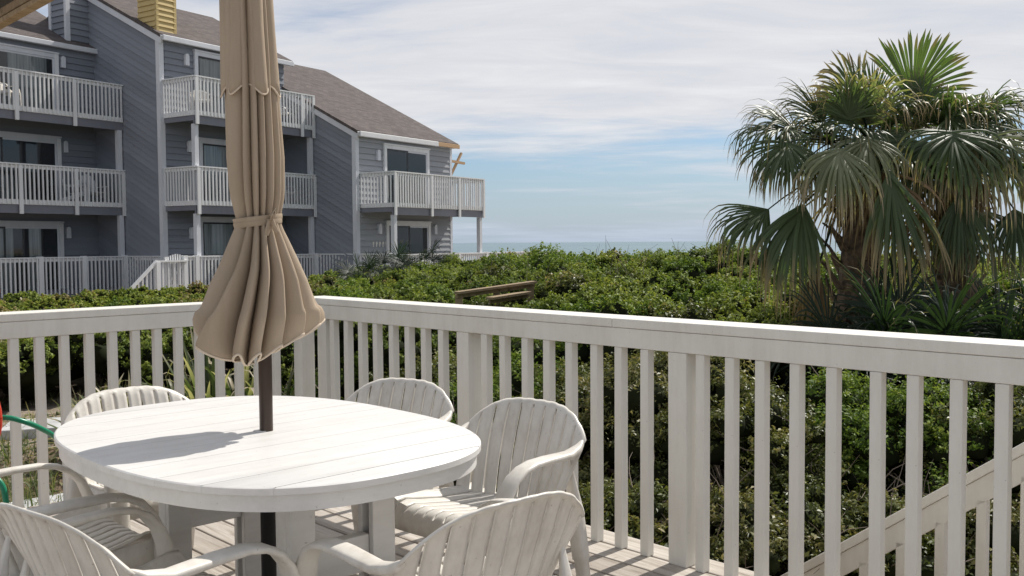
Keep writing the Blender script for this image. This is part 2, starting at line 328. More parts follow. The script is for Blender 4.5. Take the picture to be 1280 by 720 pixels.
q = (np.arange(ny - 1)[:, None] * nx + np.arange(nx - 1)[None]).reshape(-1)
tag(link('ground', np_mesh('ground', V, np.stack([q, q + 1, q + nx + 1, q + nx], -1), [M['ground']], smooth=True)), kind='structure')
sm = MB(); sm.add([(-9000, 70, -2.75), (9000, 70, -2.75), (9000, 12000, -2.75), (-9000, 12000, -2.75)], [(0, 1, 2, 3)])
tag(sm.build('sea', M['sea']), kind='structure')
# pale stepping slabs in the sand beside the deck
for i, (px, py, sx, sy, rz, lab) in enumerate([(74, 549, .95, .6, .3, 'pale concrete slab lying in the sand behind the left railing, beyond the hose'), (52, 640, .62, .62, .75, 'pale square paver on the ground just outside the left railing, below the hose')]):
    q = at(px, py, 1); k = (CAMH + .585) / (CAMH - q.z); q = Vector((0, 0, CAMH)) + (q - Vector((0, 0, CAMH))) * k
    b = MB(); b.box(-sx / 2, sx / 2, -sy / 2, sy / 2, -.08, .05); o = b.build('paving_slab', M['paver'], bevel=.012)
    o.location = (q.x, q.y, float(ground_z(np.array(q.x), np.array(q.y))) + .02); o.rotation_euler = (0, 0, rz); tag(o, lab, 'paving slab')

# ---------------------------------------------------------------- deck
dk = MB(); PE = 3.245; w_, g_ = .136, .010; p = PE
while p > -3.2:
    q0 = -3.0; 
    ends = [5.09] + sorted([random.uniform(-2, 4.2) for _ in range(1)], reverse=True) + [q0]
    for a_, b_ in zip(ends[:-1], ends[1:]):
        z = random.uniform(-.002, .0015); dk.box(p - w_, p, b_ + .002, a_ - .002, z - .036, z)
    p -= w_ + g_
o = dk.build('deck_boards', M['deck'], bevel=.004); o.rotation_euler = (0, 0, DROT); tag(o, kind='structure'); o.name = 'deck_floor'
fr = MB(); fr.box(PE - .05, PE - .01, -3, 5.06, -.24, -.045); fr.box(-3.2, PE - .052, 5.02, 5.06, -.24, -.045)
for q in np.arange(-2.6, 5, .6): fr.box(-3.2, PE - .052, q, q + .038, -.2, -.04)
o2 = fr.build('deck_frame', M['walk']); o2.rotation_euler = (0, 0, DROT); tag(o2, kind='structure')

H, CT, BH = .979, .038, .082     # cap top, cap thickness, fascia height
r1 = empty('deck_railing', (0, 0, 0), DROT, 'white painted deck railing running along the right side from the corner behind the umbrella', 'railing')
r2 = empty('deck_railing', (0, 0, 0), DROT, 'white painted deck railing across the left, below the grey building', 'railing')
PR, QL = 3.08, 4.934
b = MB(); b.box(PR - .004, PR + .17, -1.2, 2.62, H - CT, H); b.box(PR - .004, PR + .17, 2.622, QL + .168, H - CT, H); b.build('top_cap', M['rail_white'], r1, .004)
b = MB(); b.box(PR - .001, PR + .037, -1.2, QL + .001, H - CT - BH, H - CT - .0015); b.box(PR + .092, PR + .13, -1.2, QL + .1, H - CT - BH, H - CT - .0015); b.build('fascia_board', M['rail_white'], r1, .003)
b = MB(); b.box(.1, PR - .006, QL - .004, QL + .165, H - CT, H); b.build('top_cap', M['rail_white'], r2, .004)
b = MB(); b.box(.1, PR - .003, QL - .001, QL + .037, H - CT - BH, H - CT - .0015); b.box(.1, PR, QL + .092, QL + .13, H - CT - BH, H - CT - .0015); b.build('fascia_board', M['rail_white'], r2, .003)
top = H - CT - BH - .001
def baluster(par, x, y, fx, fy, z1=top, w=.04, name='baluster', d=None):
    b = MB(); d = d or w; b.box(-.0, w * 1.0, 0, d, 0, z1) if False else b.box(0, fx, 0, fy, 0, z1)
    o = b.build(name, M['rail_white'], par, .003); o.location = (x, y, .0); o.rotation_euler = (random.gauss(0, .0018), random.gauss(0, .0018), random.gauss(0, .02) if name == 'baluster' else 0); return o
for q in [4.785, 4.646, 4.498, 4.354, 4.207, 4.067, 3.928, 3.784, 3.457, 3.322, 3.176, 3.036, 2.897, 2.75, 2.615, 2.474, 2.199, 2.066, 1.934, 1.793, 1.65, 1.488, 1.365, 1.226, 1.09, .80, .66, .52, .38, .24, .10, -.04, -.18]:
    baluster(r1, PR + .001, q - .041, .041, .041)
for q in [QL - .012, 3.638, 2.329, .985]: baluster(r1, PR + .001, q - .089, .089, .089, top, name='post')
for k in range(-9, 14):
    x = 1.397 + .1172 * k
    if x < 2.90: baluster(r2, x, QL + .001, .041, .041)
baluster(r2, PR - .10, QL + .001, .089, .089, top, name='post'); baluster(r2, .22, QL + .001, .06, .089, top, name='post')

# outer handrail of the steps going down beyond the right railing
st = empty('stair_railing', (0, 0, 0), DROT, 'white sloping handrail of the steps seen through the balusters at lower right', 'railing')
P4 = 4.0; sl_ = -.752
def zt(q): return .48 + (q - 1.34) * sl_
a0, a1 = -.05, 2.75; dv = Vector((0, 1, sl_)).normalized(); up = Vector((0, -sl_, 1)).normalized()
A_, B_ = Vector((P4 + .06, a0, zt(a0))), Vector((P4 + .06, a1, zt(a1)))
b = MB(); b.bar(A_ - up * .019, B_ - up * .019, .14, .038, up); b.build('top_cap', M['rail_white'], st, .004)
b = MB(); b.bar(A_ - up * .083 + Vector((-.042, 0, 0)), B_ - up * .083 + Vector((-.042, 0, 0)), .038, .088, up); b.build('fascia_board', M['rail_white'], st, .003)
for q in np.arange(.12, 2.7, .165):
    b = MB(); b.box(P4 - .001, P4 + .039, q, q + .04, -.82 + .0 if zt(q) - .9 < -.82 else zt(q) - .95, zt(q) - .157); b.build('baluster', M['rail_white'], st, .003)
stp = empty('deck_steps', (0, 0, 0), DROT, 'weathered wooden steps going down beside the right railing behind the balusters', 'steps')
for k in range(4):
    b = MB(); q = .55 + .26 * k; z = -.16 * (k + 1)
    b.box(PE + .03, P4 - .03, q, q + .125, z - .038, z); b.box(PE + .03, P4 - .03, q + .132, q + .257, z - .038, z); b.build('tread', M['deck'], stp, .004)
for x in (PE + .01, P4 - .028):
    b = MB(); b.bar((x + .01, .3, -.12), (x + .01, 1.75, -.12 - 1.45 * .62), .038, .24, (0, .5, 1)); b.build('stringer', M['walk'], stp)

# wooden eave beams overhead at the top left corner
e = empty('eave_beam', (0, 0, 0), DROT, 'brown timber eave beams crossing the top left corner overhead', 'beam')
def eb(p, q0, q1, z0, z1, t, nm, mt='beam'):
    b = MB(); b.box(p, p + t, q0, q1, z0, z1); b.build(nm, M[mt], e, .004)
p0 = Vector((-2.3663, 4.49, 0)).dot(nR)
b = MB(); b.bar((0, 0, 0), (1, 0, 0), 1, 1)
eb(p0 - .045, 2.4, 9.0, 2.30, 2.324, .045, 'lower_board'); eb(p0 - .035, 2.4, 9.0, 2.334, 2.372, .06, 'middle_board'); eb(p0 - .018, 2.4, 9.0, 2.374, 2.55, .042, 'upper_board', 'beam_dark')
eb(p0 - .30, 2.4, 9.0, 2.552, 2.57, .40, 'roof_sheathing')

# wooden boardwalk handrail sunk in the scrub
bw = empty('boardwalk_railing', (0, 0, 0), 0, 'weathered brown boardwalk handrail half sunk in the green scrub', 'railing')
a_, b_ = at(571, 366, 12.2), at(668, 352.5, 12.8); n_ = Vector((-.1, 1, 0)) * .9
for nm, (u, v) in {'near_rail': (a_, b_), 'far_rail': (at(612, 373, 12.1), at(660, 365.5, 12.6))}.items():
    b = MB(); b.bar(u, v, .14, .03); b.build('handrail', M['walk'], bw)
    b = MB(); b.bar(u + Vector((0, .03, -.045)), v + Vector((0, .03, -.045)), .03, .05); b.build('side_board', M['walk'], bw)
for t_ in (.02, .5, .95):
    q = a_.lerp(b_, t_); b = MB(); b.box(q.x - .045, q.x + .045, q.y + .03, q.y + .12, q.z - .9, q.z - .03); b.build('post', M['walk'], bw)

# ---------------------------------------------------------------- the grey condominium building
BO = Vector((24.5, 25.0, 0)); U = Vector((math.sin(BA), math.cos(BA), 0)); Wv = Vector((-math.cos(BA), math.sin(BA), 0))
BROT = math.pi / 2 - BA
def bloc(u, y, z=0): return U * u + Wv * y + Vector((0, 0, z))
bd = empty('condominium_building', bloc(BO.x, BO.y, 0), BROT, 'three storey grey clapboard building with stepped facades, white balconies and brown roofs', 'building')
class BB(MB):
    def build(s, *a, **k):
        s.v = [(x - BO.x, y - BO.y, z) for x, y, z in s.v]; return MB.build(s, *a, **k)
def clip(poly, n, d):          # keep n.p <= d
    out = []
    for i in range(len(poly)):
        a, b = poly[i], poly[(i + 1) % len(poly)]; da, db = n[0] * a[0] + n[1] * a[1] - d, n[0] * b[0] + n[1] * b[1] - d
        if da <= 0: out.append(a)
        if da * db < 0:
            t = da / (da - db); out.append((a[0] + (b[0] - a[0]) * t, a[1] + (b[1] - a[1]) * t))
    return out
def siding(mb, poly, to3, outv, h=.20, slope=0.0, lip=.038):
    """real lapped boards clipped to a wall outline; poly in wall coordinates (s, z); boards run along (1, slope)"""
    l = math.hypot(1, slope); n = (-slope / l, 1 / l); ds = [n[0] * a + n[1] * b_ for a, b_ in poly]; d = math.floor(min(ds) / h) * h
    while d < max(ds):
        c = clip(clip(poly, n, d + h), (-n[0], -n[1]), -d)
        if len(c) >= 3:
            r = random.random(); vs = []
            for s_, z in c:
                t = (n[0] * s_ + n[1] * z - d) / h; vs.append(Vector(to3(s_, z)) + Vector(outv) * (lip * (1 - t) + .003))
            mb.add(vs, [tuple(range(len(c)))], r)
            low = [i for i, (s_, z) in enumerate(c) if abs(n[0] * s_ + n[1] * z - d) < 1e-6]
            if len(low) == 2:
                a_, b_ = low if (low[1] - low[0]) == 1 else low[::-1]
                pa, pb = vs[a_], vs[b_]; ia = Vector(to3(*c[a_])); ib = Vector(to3(*c[b_])); mb.add([pa, ia, ib, pb], [(0, 1, 2, 3)], r)
        d += h
FA, FB, FC = 28.92, 25.54, 22.16; GA, GB, GC = 27.45, 24.05, 20.70
UA0, U1, U2, U3 = 11.5, 19.45, 24.66, 30.09; G0 = -.75
# solid cores behind the siding
w = BB(); w.box(UA0, U1, FA, 33.5, G0, 7.70); w.build('rear_wall', M['siding'], bd)
w = BB(); w.box(U1 + .0, U2, FB, 33.5, G0, 7.76); w.build('rear_wall', M['siding'], bd)
w = BB(); w.box(U2 + .0, U3, FC, 33.5, G0, 5.02); w.build('rear_wall', M['siding_sunlit'], bd)
def facade(nm, u0, u1, y, z0, z1, m):
    w = BB(); siding(w, [(u0, z0), (u1, z0), (u1, z1), (u0, z1)], lambda s_, z: (s_, y - .004, z), (0, -1, 0)); return w.build(nm, m, bd)
facade('front_wall', UA0, U1, FA, G0, 7.78, M['siding']); facade('front_wall', U1, U2, FB, G0, 7.84, M['siding']); facade('front_wall', U2, U3, FC, G0, 5.08, M['siding_sunlit'])
def sidewall(nm, u, pts, m, k=-.0):
    w = BB(); siding(w, pts, lambda s_, z: (u - .004, s_, z), (-1, 0, 0), .19, .5, .026); return w.build(nm, m, bd)
w = BB(); w.add([(U1, 25.5, 7.8), (U1, 29.6, 9.86), (U1, 33.5, 8.0), (U1, 33.5, 6), (U1, 25.5, 6)] + [(U1 + .15, 25.5, 7.8), (U1 + .15, 29.6, 9.86), (U1 + .15, 33.5, 8.0), (U1 + .15, 33.5, 6), (U1 + .15, 25.5, 6)], [(0, 1, 2, 3, 4), (9, 8, 7, 6, 5)]); w.build('gable_wall', M['siding'], bd)
sidewall('side_wall', U1, [(FB, G0), (33, G0), (33, 8.2), (29.6, 9.86), (FB, 7.83)], M['siding'])
w = BB(); w.add([(U2, 22.2, 5.0), (U2, 29.0, 8.45), (U2, 29, 4.5), (U2, 22.2, 4.5), (U2 + .15, 22.2, 5.0), (U2 + .15, 29.0, 8.45), (U2 + .15, 29, 4.5), (U2 + .15, 22.2, 4.5)], [(0, 1, 2, 3), (7, 6, 5, 4)]); w.build('gable_wall', M['siding'], bd)
sidewall('side_wall', U2, [(FC, G0), (29, G0), (29, 8.5), (FC, 5.09)], M['siding'])
# roofs: thin slabs
def roof(u0, u1, y0, z0, y1, k, nm='roof', back=None):
    w = BB(); z1 = z0 + k * (y1 - y0); t = .11
    pr_ = [(y0, z0 - t), (y1, z1 - t)] + ([(back, z1 - t - k * (back - y1))] if back else []); ptop = [(y, z + t) for y, z in pr_][::-1]
    prof = pr_ + ptop; n = len(prof)
    w.add([(u0, y, z) for y, z in prof] + [(u1, y, z) for y, z in prof], [tuple(range(n)), tuple(range(n, 2 * n))[::-1]] + [(i, i + n, (i + 1) % n + n, (i + 1) % n) for i in range(n)])
    me = w; o = w.build(nm, M['shingle'], bd); return o
ra = roof(UA0, 19.44, 28.75, 7.79, 33.0, .5, back=36); 
w = BB(); rb = roof(19.33, 24.98, 25.36, 7.86, 29.6, .5, back=34)
rc = roof(U2 - .12, 30.38, 21.98, 5.14, 28.95, .5075, back=35)
# fascias, rakes, trims (each a part)
def bbox(nm, m, *a, bevel=0, par=None):
    w = BB(); w.box(*a); return w.build(nm, m, par or bd, bevel)
bbox('eave_fascia', M['far_trim'], UA0, 19.44, 28.66, 28.745, 7.60, 7.76, bevel=.02)
bbox('eave_fascia', M['far_trim'], 19.40, 24.95, 25.27, 25.355, 7.66, 7.83, bevel=.02)
bbox('eave_fascia', M['far_white'], 24.62, 29.0, 21.89, 21.975, 4.93, 5.11, bevel=.02)
bbox('eave_fascia', M['plain_wood'], 29.003, 30.36, 21.90, 21.975, 4.95, 5.10, bevel=.01)
bbox('soffit', M['far_trim'], UA0, 19.44, 28.75, 28.9, 7.62, 7.66); bbox('soffit', M['far_trim'], 19.46, 24.95, 25.36, 25.51, 7.70, 7.74); bbox('soffit', M['far_trim'], 24.68, 30.2, 21.98, 22.13, 4.95, 4.99)
def rake(u, y0, z0, y1, z1):
    w = BB(); w.bar((u, y0, z0), (u, y1, z1), .07, .24, (0, 0, 1)); w.build('rake_board', M['far_trim'], bd)
rake(U1 - .065, 25.36, 7.68, 29.6, 9.80); rake(U2 - .065, 21.98, 4.96, 28.9, 8.47); 
for u, y, z1 in ((U1 - .03, FB, 7.75), (U2 - .03, FC, 5.0)): bbox('corner_trim', M['far_trim'], u - .04, u + .13, y - .06, y + .11, G0, z1)
bbox('corner_trim', M['far_trim'], U3 - .10, U3 + .03, FC - .045, FC + .1, G0, 5.0)
# dormer on the left roof
dm = BB(); dm.box(18.66, 19.44, 29.15, 30.0, 7.9, 10.6); d_o = dm.build('dormer', M['siding'], bd)
w = BB(); siding(w, [(18.66, 7.8), (19.44, 7.8), (19.44, 10.6), (18.66, 10.6)], lambda s_, z: (s_, 29.145, z), (0, -1, 0)); siding(w, [(29.15, 7.8), (30.0, 7.8), (30.0, 10.6), (29.15, 10.6)], lambda s_, z: (18.655, s_, z), (-1, 0, 0)); w.build('clapboard', M['siding'], d_o)
bbox('trim', M['far_trim'], 18.60, 18.74, 29.08, 29.2, 7.85, 10.6, par=d_o); bbox('trim', M['far_trim'], 18.60, 18.66, 29.93, 30.06, 8.1, 10.6, par=d_o)
# chimney
ch = BB(); ch.box(19.50, 20.20, 25.72, 26.60, 7.6, 11.0); ch_o = ch.build('chimney', M['yellow'], bd)
w = BB()
for yy, ss in ((25.715, (19.5, 20.2)),): siding(w, [(ss[0], 7.7), (ss[1], 7.7), (ss[1], 11), (ss[0], 11)], lambda s_, z: (s_, yy, z), (0, -1, 0), .17)
siding(w, [(25.72, 7.7), (26.6, 7.7), (26.6, 11), (25.72, 11)], lambda s_, z: (19.495, s_, z), (-1, 0, 0), .17); w.build('clapboard', M['yellow'], ch_o)
bbox('trim', M['yellow'], 19.47, 19.56, 25.68, 25.76, 7.8, 11, par=ch_o); bbox('trim', M['yellow'], 20.13, 20.23, 25.68, 25.76, 8.0, 11, par=ch_o)

def glass_door(u0, u1, y, z0, z1, curtain, side=None):
    f = BB(); t = .13
    f.box(u0, u0 + t, y - .10, y - .02, z0, z1); f.box(u1 - t, u1, y - .10, y - .02, z0, z1); f.box(u0 + t, u1 - t, y - .10, y - .02, z1 - t, z1)
    f.box(u0 - .03, u1 + .03, y - .13, y - .02, z1 + .002, z1 + .05)
    d = f.build('sliding_door', M['far_trim'] if y > 24 else M['far_white'], bd)
    um = (u0 + u1) / 2
    for a_, b_, oy in ((u0 + t, um + .03, .075), (um - .03, u1 - t, .055)):
        s = BB(); k = .055; s.box(a_, a_ + k, y - oy - .02, y - oy, z0, z1 - t - .002); s.box(b_ - k, b_, y - oy - .02, y - oy, z0, z1 - t - .002); s.box(a_ + k, b_ - k, y - oy - .02, y - oy, z1 - t - .06, z1 - t - .002); s.build('sash', M['far_trim'] if oy < .07 else M['dkmetal'], d)
        s = BB(); s.add([(a_ + k, y - oy - .008, z0), (b_ - k, y - oy - .008, z0), (b_ - k, y - oy - .008, z1 - t - .06), (a_ + k, y - oy - .008, z1 - t - .06)], [(0, 1, 2, 3)]); s.build('pane', M['glass'], d)
    s = BB(); s.add([(u0 + t, y - .047, z0), (u1 - t, y - .047, z0), (u1 - t, y - .047, z1 - t), (u0 + t, y - .047, z1 - t)], [(0, 1, 2, 3)]); s.build('unlit_room_sheet', M['dark'], d)  # flat dark sheet on the wall, painting an unlit room
    for a_, b_ in curtain:
        s = BB(); n = 24; vs = []
        for i in range(n + 1):
            uu = a_ + (b_ - a_) * i / n; vs += [(uu, y - .054 + .005 * math.sin(i * 1.9), z0), (uu, y - .054 + .005 * math.sin(i * 1.9), z1 - t - .03)]
        s.add(vs, [(2 * i, 2 * i + 2, 2 * i + 3, 2 * i + 1) for i in range(n)]); s.build('curtain', M['curtain'], d)
    return d
glass_door(14.3, 18.12, FA, 5.43, 7.40, [(14.5, 16.0), (16.5, 17.75)]); glass_door(14.3, 18.12, FA, 2.67, 4.74, []); glass_door(14.3, 18.12, FA, -.08, 2.03, [(14.5, 16.5), (17.0, 17.4)])
for u in (18.00, ):
    for z0, z1 in ((5.43, 7.40), (2.67, 4.72), (-.08, 2.02)): bbox('door_trim', M['far_white'], u + .0, u + .13, FA - .115, FA - .102, z0, z1)
glass_door(20.72, 23.6, FB, 5.45, 7.55, [(20.9, 22.0)]); glass_door(20.82, 23.6, FB, 2.70, 4.74, [(21.0, 22.2)]); glass_door(20.76, 23.6, FB, -.08, 2.17, [(20.9, 22.4)])
glass_door(26.06, 28.63, FC, 2.72, 4.78, []); glass_door(26.13, 28.67, FC, -.08, 2.06, [])
def sconce(u, y, z):
    s = BB(); n = 9; pf = [(-.075, -.30), (.075, -.30), (.075, 0)] + [(.075 * math.cos(a), .075 * math.sin(a)) for a in np.linspace(0.2, math.pi - .2, n)] + [(-.075, 0)]
    m_ = len(pf); s.add([(u + a_, y - .12, z + b_) for a_, b_ in pf] + [(u + a_, y - .01, z + b_) for a_, b_ in pf], [tuple(range(m_)), tuple(range(m_, 2 * m_))[::-1]] + [(i, i + m_, (i + 1) % m_ + m_, (i + 1) % m_) for i in range(m_)]); s.build('wall_lamp', M['far_trim'], bd, .01)
for u, y, z in ((18.30, FA, 7.30), (18.30, FA, 4.60), (18.32, FA, 1.84), (20.42, FB, 7.34), (20.46, FB, 4.58), (20.46, FB, 1.8), (25.76, FC, 4.50), (25.78, FC, 1.93), (28.98, FC, 1.93)): sconce(u, y, z)
for i in range(5):
    s = BB(); u = 25.42 + .17 * i; s.box(u, u + .07, FC - .06, FC - .03, 1.28, 1.36); s.box(u + .01, u + .05, FC - .05, FC - .03, 1.18, 1.279); s.build('hook', M['shell'], bd)

def railing_run(mb, a, b, zf, h=1.06, drop=.13, sp=.135, y_is=True):
    """balusters + top rail along a straight run between plan points"""
    a = Vector((a[0], a[1], 0)); b = Vector((b[0], b[1], 0)); L = (b - a).length; d = (b - a) / L
    mb.bar(a + Vector((0, 0, zf + h - .02)), b + Vector((0, 0, zf + h - .02)), .13, .04); mb.bar(a + Vector((0, 0, zf + h - .095)), b + Vector((0, 0, zf + h - .095)), .035, .09)
    n = int(L / sp)
    for i in range(n):
        q = a + d * ((i + .5) * L / n); k = Vector((-d.y, d.x, 0))
        q = q - k * .03
        mb.box(q.x - .021, q.x + .021, q.y - .021, q.y + .021, zf - drop, zf + h - .04)
def balcony(u0, u1, y0, y1, zf, left_side=True, cols=True, posts=(), beam=.28, open_below=True):
    s = BB(); s.box(u0, u1, y0 + .03, y1 - .01, zf - .16, zf); bo = s.build('balcony', M['rim_grey'], bd)
    s = BB(); s.box(u0 - .01, u1 + .01, y0 + .0, y0 + .045, zf - .40, zf - .02); 
    if left_side: s.box(u0, u0 + .045, y0 + .047, y1 - .01, zf - .30, zf - .02)
    s.box(u1 - .045, u1, y0 + .047, y1 - .01, zf - .35, zf - .02); s.build('rim_board', M['rim_grey'], bo)
    s = BB(); railing_run(s, (u0, y0 - .025), (u1, y0 - .025), zf); s.bar((u0, y0 - .02, zf - .07), (u1, y0 - .02, zf - .07), .03, .15); s.build('railing', M['far_white'], bo)
    if left_side:
        s = BB(); railing_run(s, (u0 + .02, y1), (u0 + .02, y0), zf); s.bar((u0 - .006, y1, zf - .07), (u0 - .006, y0, zf - .07), .03, .15); s.build('railing', M['far_white'], bo)
    if u1 > 29:
        s = BB(); railing_run(s, (u1 - .02, y0), (u1 - .02, y1 + 1.6), zf); s.build('railing', M['far_white'], bo)
    for u in posts:
        s = BB(); s.box(u - .055, u + .055, y0 - .095, y0 - .045, zf - .42, zf + 1.0); s.build('post', M['far_white'], bo)
    return bo
balcony(UA0, 19.42, GA, FA, 5.41, False, posts=(14.1, 15.88, 17.72)); balcony(UA0, 19.42, GA, FA, 2.67, False, posts=(14.15, 15.93, 17.7, 19.36))
balcony(19.52, 24.60, GB, FB, 5.41, posts=(19.57, 22.0, 24.0, 24.55)); balcony(19.50, 24.62, GB, FB, 2.66, posts=(19.57, 22.0, 24.56))
balcony(24.84, 30.18, GC, FC, 2.66, posts=(24.9, 26.9, 28.55, 30.12))
for u, y, z0, z1 in ((19.31, GA + .07, -.1, 2.27), (19.31, GA + .07, 2.67, 5.01), (19.62, GB + .12, -.1, 2.26), (19.62, GB + .12, 2.66, 5.01), (24.52, GB + .10, -.1, 2.26), (24.52, GB + .10, 2.66, 5.01), (25.0, GC + .1, -.1, 2.26), (30.05, GC + .1, -.1, 2.26)):
    bbox('column', M['far_trim'], u - .075, u + .075, y - .075, y + .075, z0, z1)
bbox('ground_floor_deck', M['rim_grey'], UA0, 19.42, GA, FA - .02, -.45, -.09); bbox('ground_floor_deck', M['rim_grey'], 17.2, 24.62, GB, FB - .02, -.45, -.09); bbox('ground_floor_deck', M['rim_grey'], 24.64, 33, GC, FC - .02, -.45, -.09)
# timber brace beyond the corner
s = BB(); s.bar((29.8, FC + .05, 4.50), (31.0, FC + .0, 4.44), .09, .09); s.bar((30.05, FC + .1, 3.7), (30.95, FC + .1, 4.85), .09, .07); s.build('timber_brace', M['plain_wood'], bd)

# ground level railings, gate, little stair
def fence(name, a, b, zf, label, posts=(), cat='railing', h=1.05, endcap=True):
    t = empty(name, bloc(a[0], a[1], 0), BROT, label, cat)
    s = MB(); railing_run(s, (0, 0), (b[0] - a[0], b[1] - a[1]), zf, h, .10); s.build('picket_run', M['far_white'], t)
    for u, y in posts:
        s = MB(); s.box(u - a[0] - .07, u - a[0] + .07, y - a[1] - .07, y - a[1] + .07, zf - .3, zf + h + .02); s.build('post', M['far_white'], t)
    return t
fence('ground_railing', (UA0, GA - .02), (19.45, GA - .02), -.09, 'white railing along the ground floor deck under the leftmost balconies', [(u, GA - .02) for u in (14.9, 16.48, 17.9, 19.36)])
fence('ground_railing', (19.46, GA - .02), (19.40, FB + .1), -.09, 'short white railing against the dark side wall between deck and gate', [])
fence('ground_railing', (19.0, GB - .02), (24.60, GB - .02), -.09, 'white railing of the middle ground floor deck, right of the picket gate', [(u, GB - .02) for u in (19.02, 19.45, 22, 24.55)])
fence('ground_railing', (24.66, GB - .02), (24.75, GC - .02), -.09, 'short white railing turning forward at the foot of the right side wall', [(24.7, GC + .1)])
cr_ = fence('ground_railing', (24.80, GC - .02), (36.2, GC - .02), -.12, 'long white railing of the right ground floor deck, running behind the scrub', [(u, GC - .02) for u in (26.3, 28.5, 30.3, 33)])
g = empty('picket_gate', bloc(18.3, GB - .02, 0), BROT, 'small white picket gate with arched top at the end of the stair landing', 'gate')
s = MB()
for i in range(8):
    x = .10 + i * .085; s.box(x, x + .045, -.01, .01, -.05, .93 + .10 * math.sin(math.pi * (i + .5) / 8))
s.build('pickets', M['far_white'], g); s = MB(); s.bar((.06, .02, .08), (.76, .02, .80), .03, .05); s.box(.05, .78, .012, .045, .76, .84); s.box(.05, .78, .012, .045, .04, .12); s.build('brace', M['far_white'], g)
s = MB(); s.box(.0, .05, -.04, .04, -.4, .95); s.build('post', M['far_white'], g)
t_ = empty('landing_railing', bloc(17.05, GB - .1, 0), BROT, 'white stair handrail sloping down left from the gate landing', 'railing')
s = MB(); s.bar((.0, 0, .02), (.93, 0, .84), .10, .07); s.bar((.93, 0, .82), (2.0, 0, .82), .10, .05)
for i in range(6): s.box(.12 + i * .14, .16 + i * .14, -.02, .02, -.5, .06 + .88 * (.12 + i * .14))
for i in range(4): s.box(1.1 + i * .2, 1.14 + i * .2, -.02, .02, -.3, .8)
s.build('handrail', M['far_white'], t_); s = MB(); s.box(.86, 1.0, -.07, .07, -.5, .80); s.build('post', M['far_white'], t_)
# ---------------------------------------------------------------- table (deck frame: x short axis, y long axis)
TL, TS = 2.635, 1.447
T = empty('patio_table', deckw(TS, TL), DROT, 'white oval slatted patio table with the closed umbrella standing through its middle', 'table')
AX, AY = .520, .735
def oval(fx, n, ex=2.55, dx=0.0):
    out = []
    for i in range(n):
        a = 2 * math.pi * i / n; ca, sa = math.cos(a), math.sin(a); sk = 1
        out.append((sk * (AX - fx) * math.copysign(abs(ca) ** (2 / ex), ca), sk * (AY - fx) * math.copysign(abs(sa) ** (2 / ex), sa)))
    return out
ov = oval(0, 220)
def clip_strip(poly, lo, hi):
    return clip(clip(poly, (0, 1), hi), (0, -1), -lo)
# planks run across the short axis; thin seams between them
s = MB(); edges = [-.76, -.64, -.497, -.355, -.213, -.0685, .0685, .213, .355, .497, .64, .76]
for lo, hi in zip(edges[:-1], edges[1:]):
    pl = clip_strip(ov, lo + .0004, hi - .0004)
    if len(pl) < 3: continue
    z = .7295 + random.uniform(-.0001, .0001); n = len(pl)
    rings = []
    for off, zz_ in ((0, .711), (0, .7265), (.004, z)):
        rings.append([(x * (1 - off / AX), lo + .0004 + off * .15 if abs(y - lo - .0004) < 1e-6 else hi - .0004 - off * .15 if abs(y - hi + .0004) < 1e-6 else y * (1 - off / AY), zz_) for x, y in pl])
    if lo < 0 < hi:   # hole for the pole is simply filled by the ring
        pass
    k = [p_ for r_ in rings for p_ in r_]
    s.add(k, [tuple(range(2 * n, 3 * n))] + [(j * n + i, j * n + (i + 1) % n, (j + 1) * n + (i + 1) % n, (j + 1) * n + i) for j in range(2) for i in range(n)])
s.build('tabletop', M['table_white'], T, smooth=35)
s = MB(); s.add([(x, y, .7105) for x, y in oval(.006, 120)], [tuple(range(120))]); 
ao, ai = oval(.012, 160), oval(.032, 160); n = 160
s.add([(x, y, .710) for x, y in ao] + [(x, y, .668) for x, y in ao] + [(x, y, .668) for x, y in ai] + [(x, y, .710) for x, y in ai], [(j * n + i, ((j + 1) % 4) * n + i, ((j + 1) % 4) * n + (i + 1) % n, j * n + (i + 1) % n) for j in range(3) for i in range(n)])
s.build('apron', M['table_white'], T, smooth=40)
s = MB(); s.sweep([(0, 0, .7285), (0, 0, .7318), (0, 0, .7322)], [(.0245, .0245), (.0245, .0245), (.0225, .0225)], 24, up=(0, 1, 0)); s.build('umbrella_ring', M['table_white'], T, smooth=40)
QX, QY, OX, OY = .13, .37, -.01, -.055
for sy in (-1, 1):
    for sx in (-1, 1):
        s = MB(); x, y = OX + sx * QX, OY + sy * QY; w2 = .038
        s.box(x - w2, x + w2, y - w2, y - w2 + .022, 0, .70); s.box(x + (w2 - .022 if sx > 0 else -w2), x + (w2 if sx > 0 else -w2 + .022), y - w2 + .0222, y + w2, 0, .70)
        s.box(x - w2 + .001, x + w2 - .001, y + w2 - .02, y + w2 + .0005, 0, .699)
        s.build('leg', M['table_white'], T, .003)
    s = MB(); s.box(OX - QX + .038, OX + QX - .038, OY + sy * QY - .02, OY + sy * QY + .02, .385, .490); s.build('stretcher', M['table_white'], T, .004)
    s = MB(); s.box(OX - QX - .03, OX + QX + .03, OY + sy * QY - .034, OY + sy * QY + .034, .668, .709); s.build('cleat', M['table_white'], T, .003)
for x, y in ((OX - QX - .038, OY + QY), ):
    s = MB()
    for zz_ in (.52, .60): s.tube([(x - .0015, y - .01, zz_), (x + .001, y - .01, zz_)], .006)
    s.build('bolt_hole', M['black'], T)

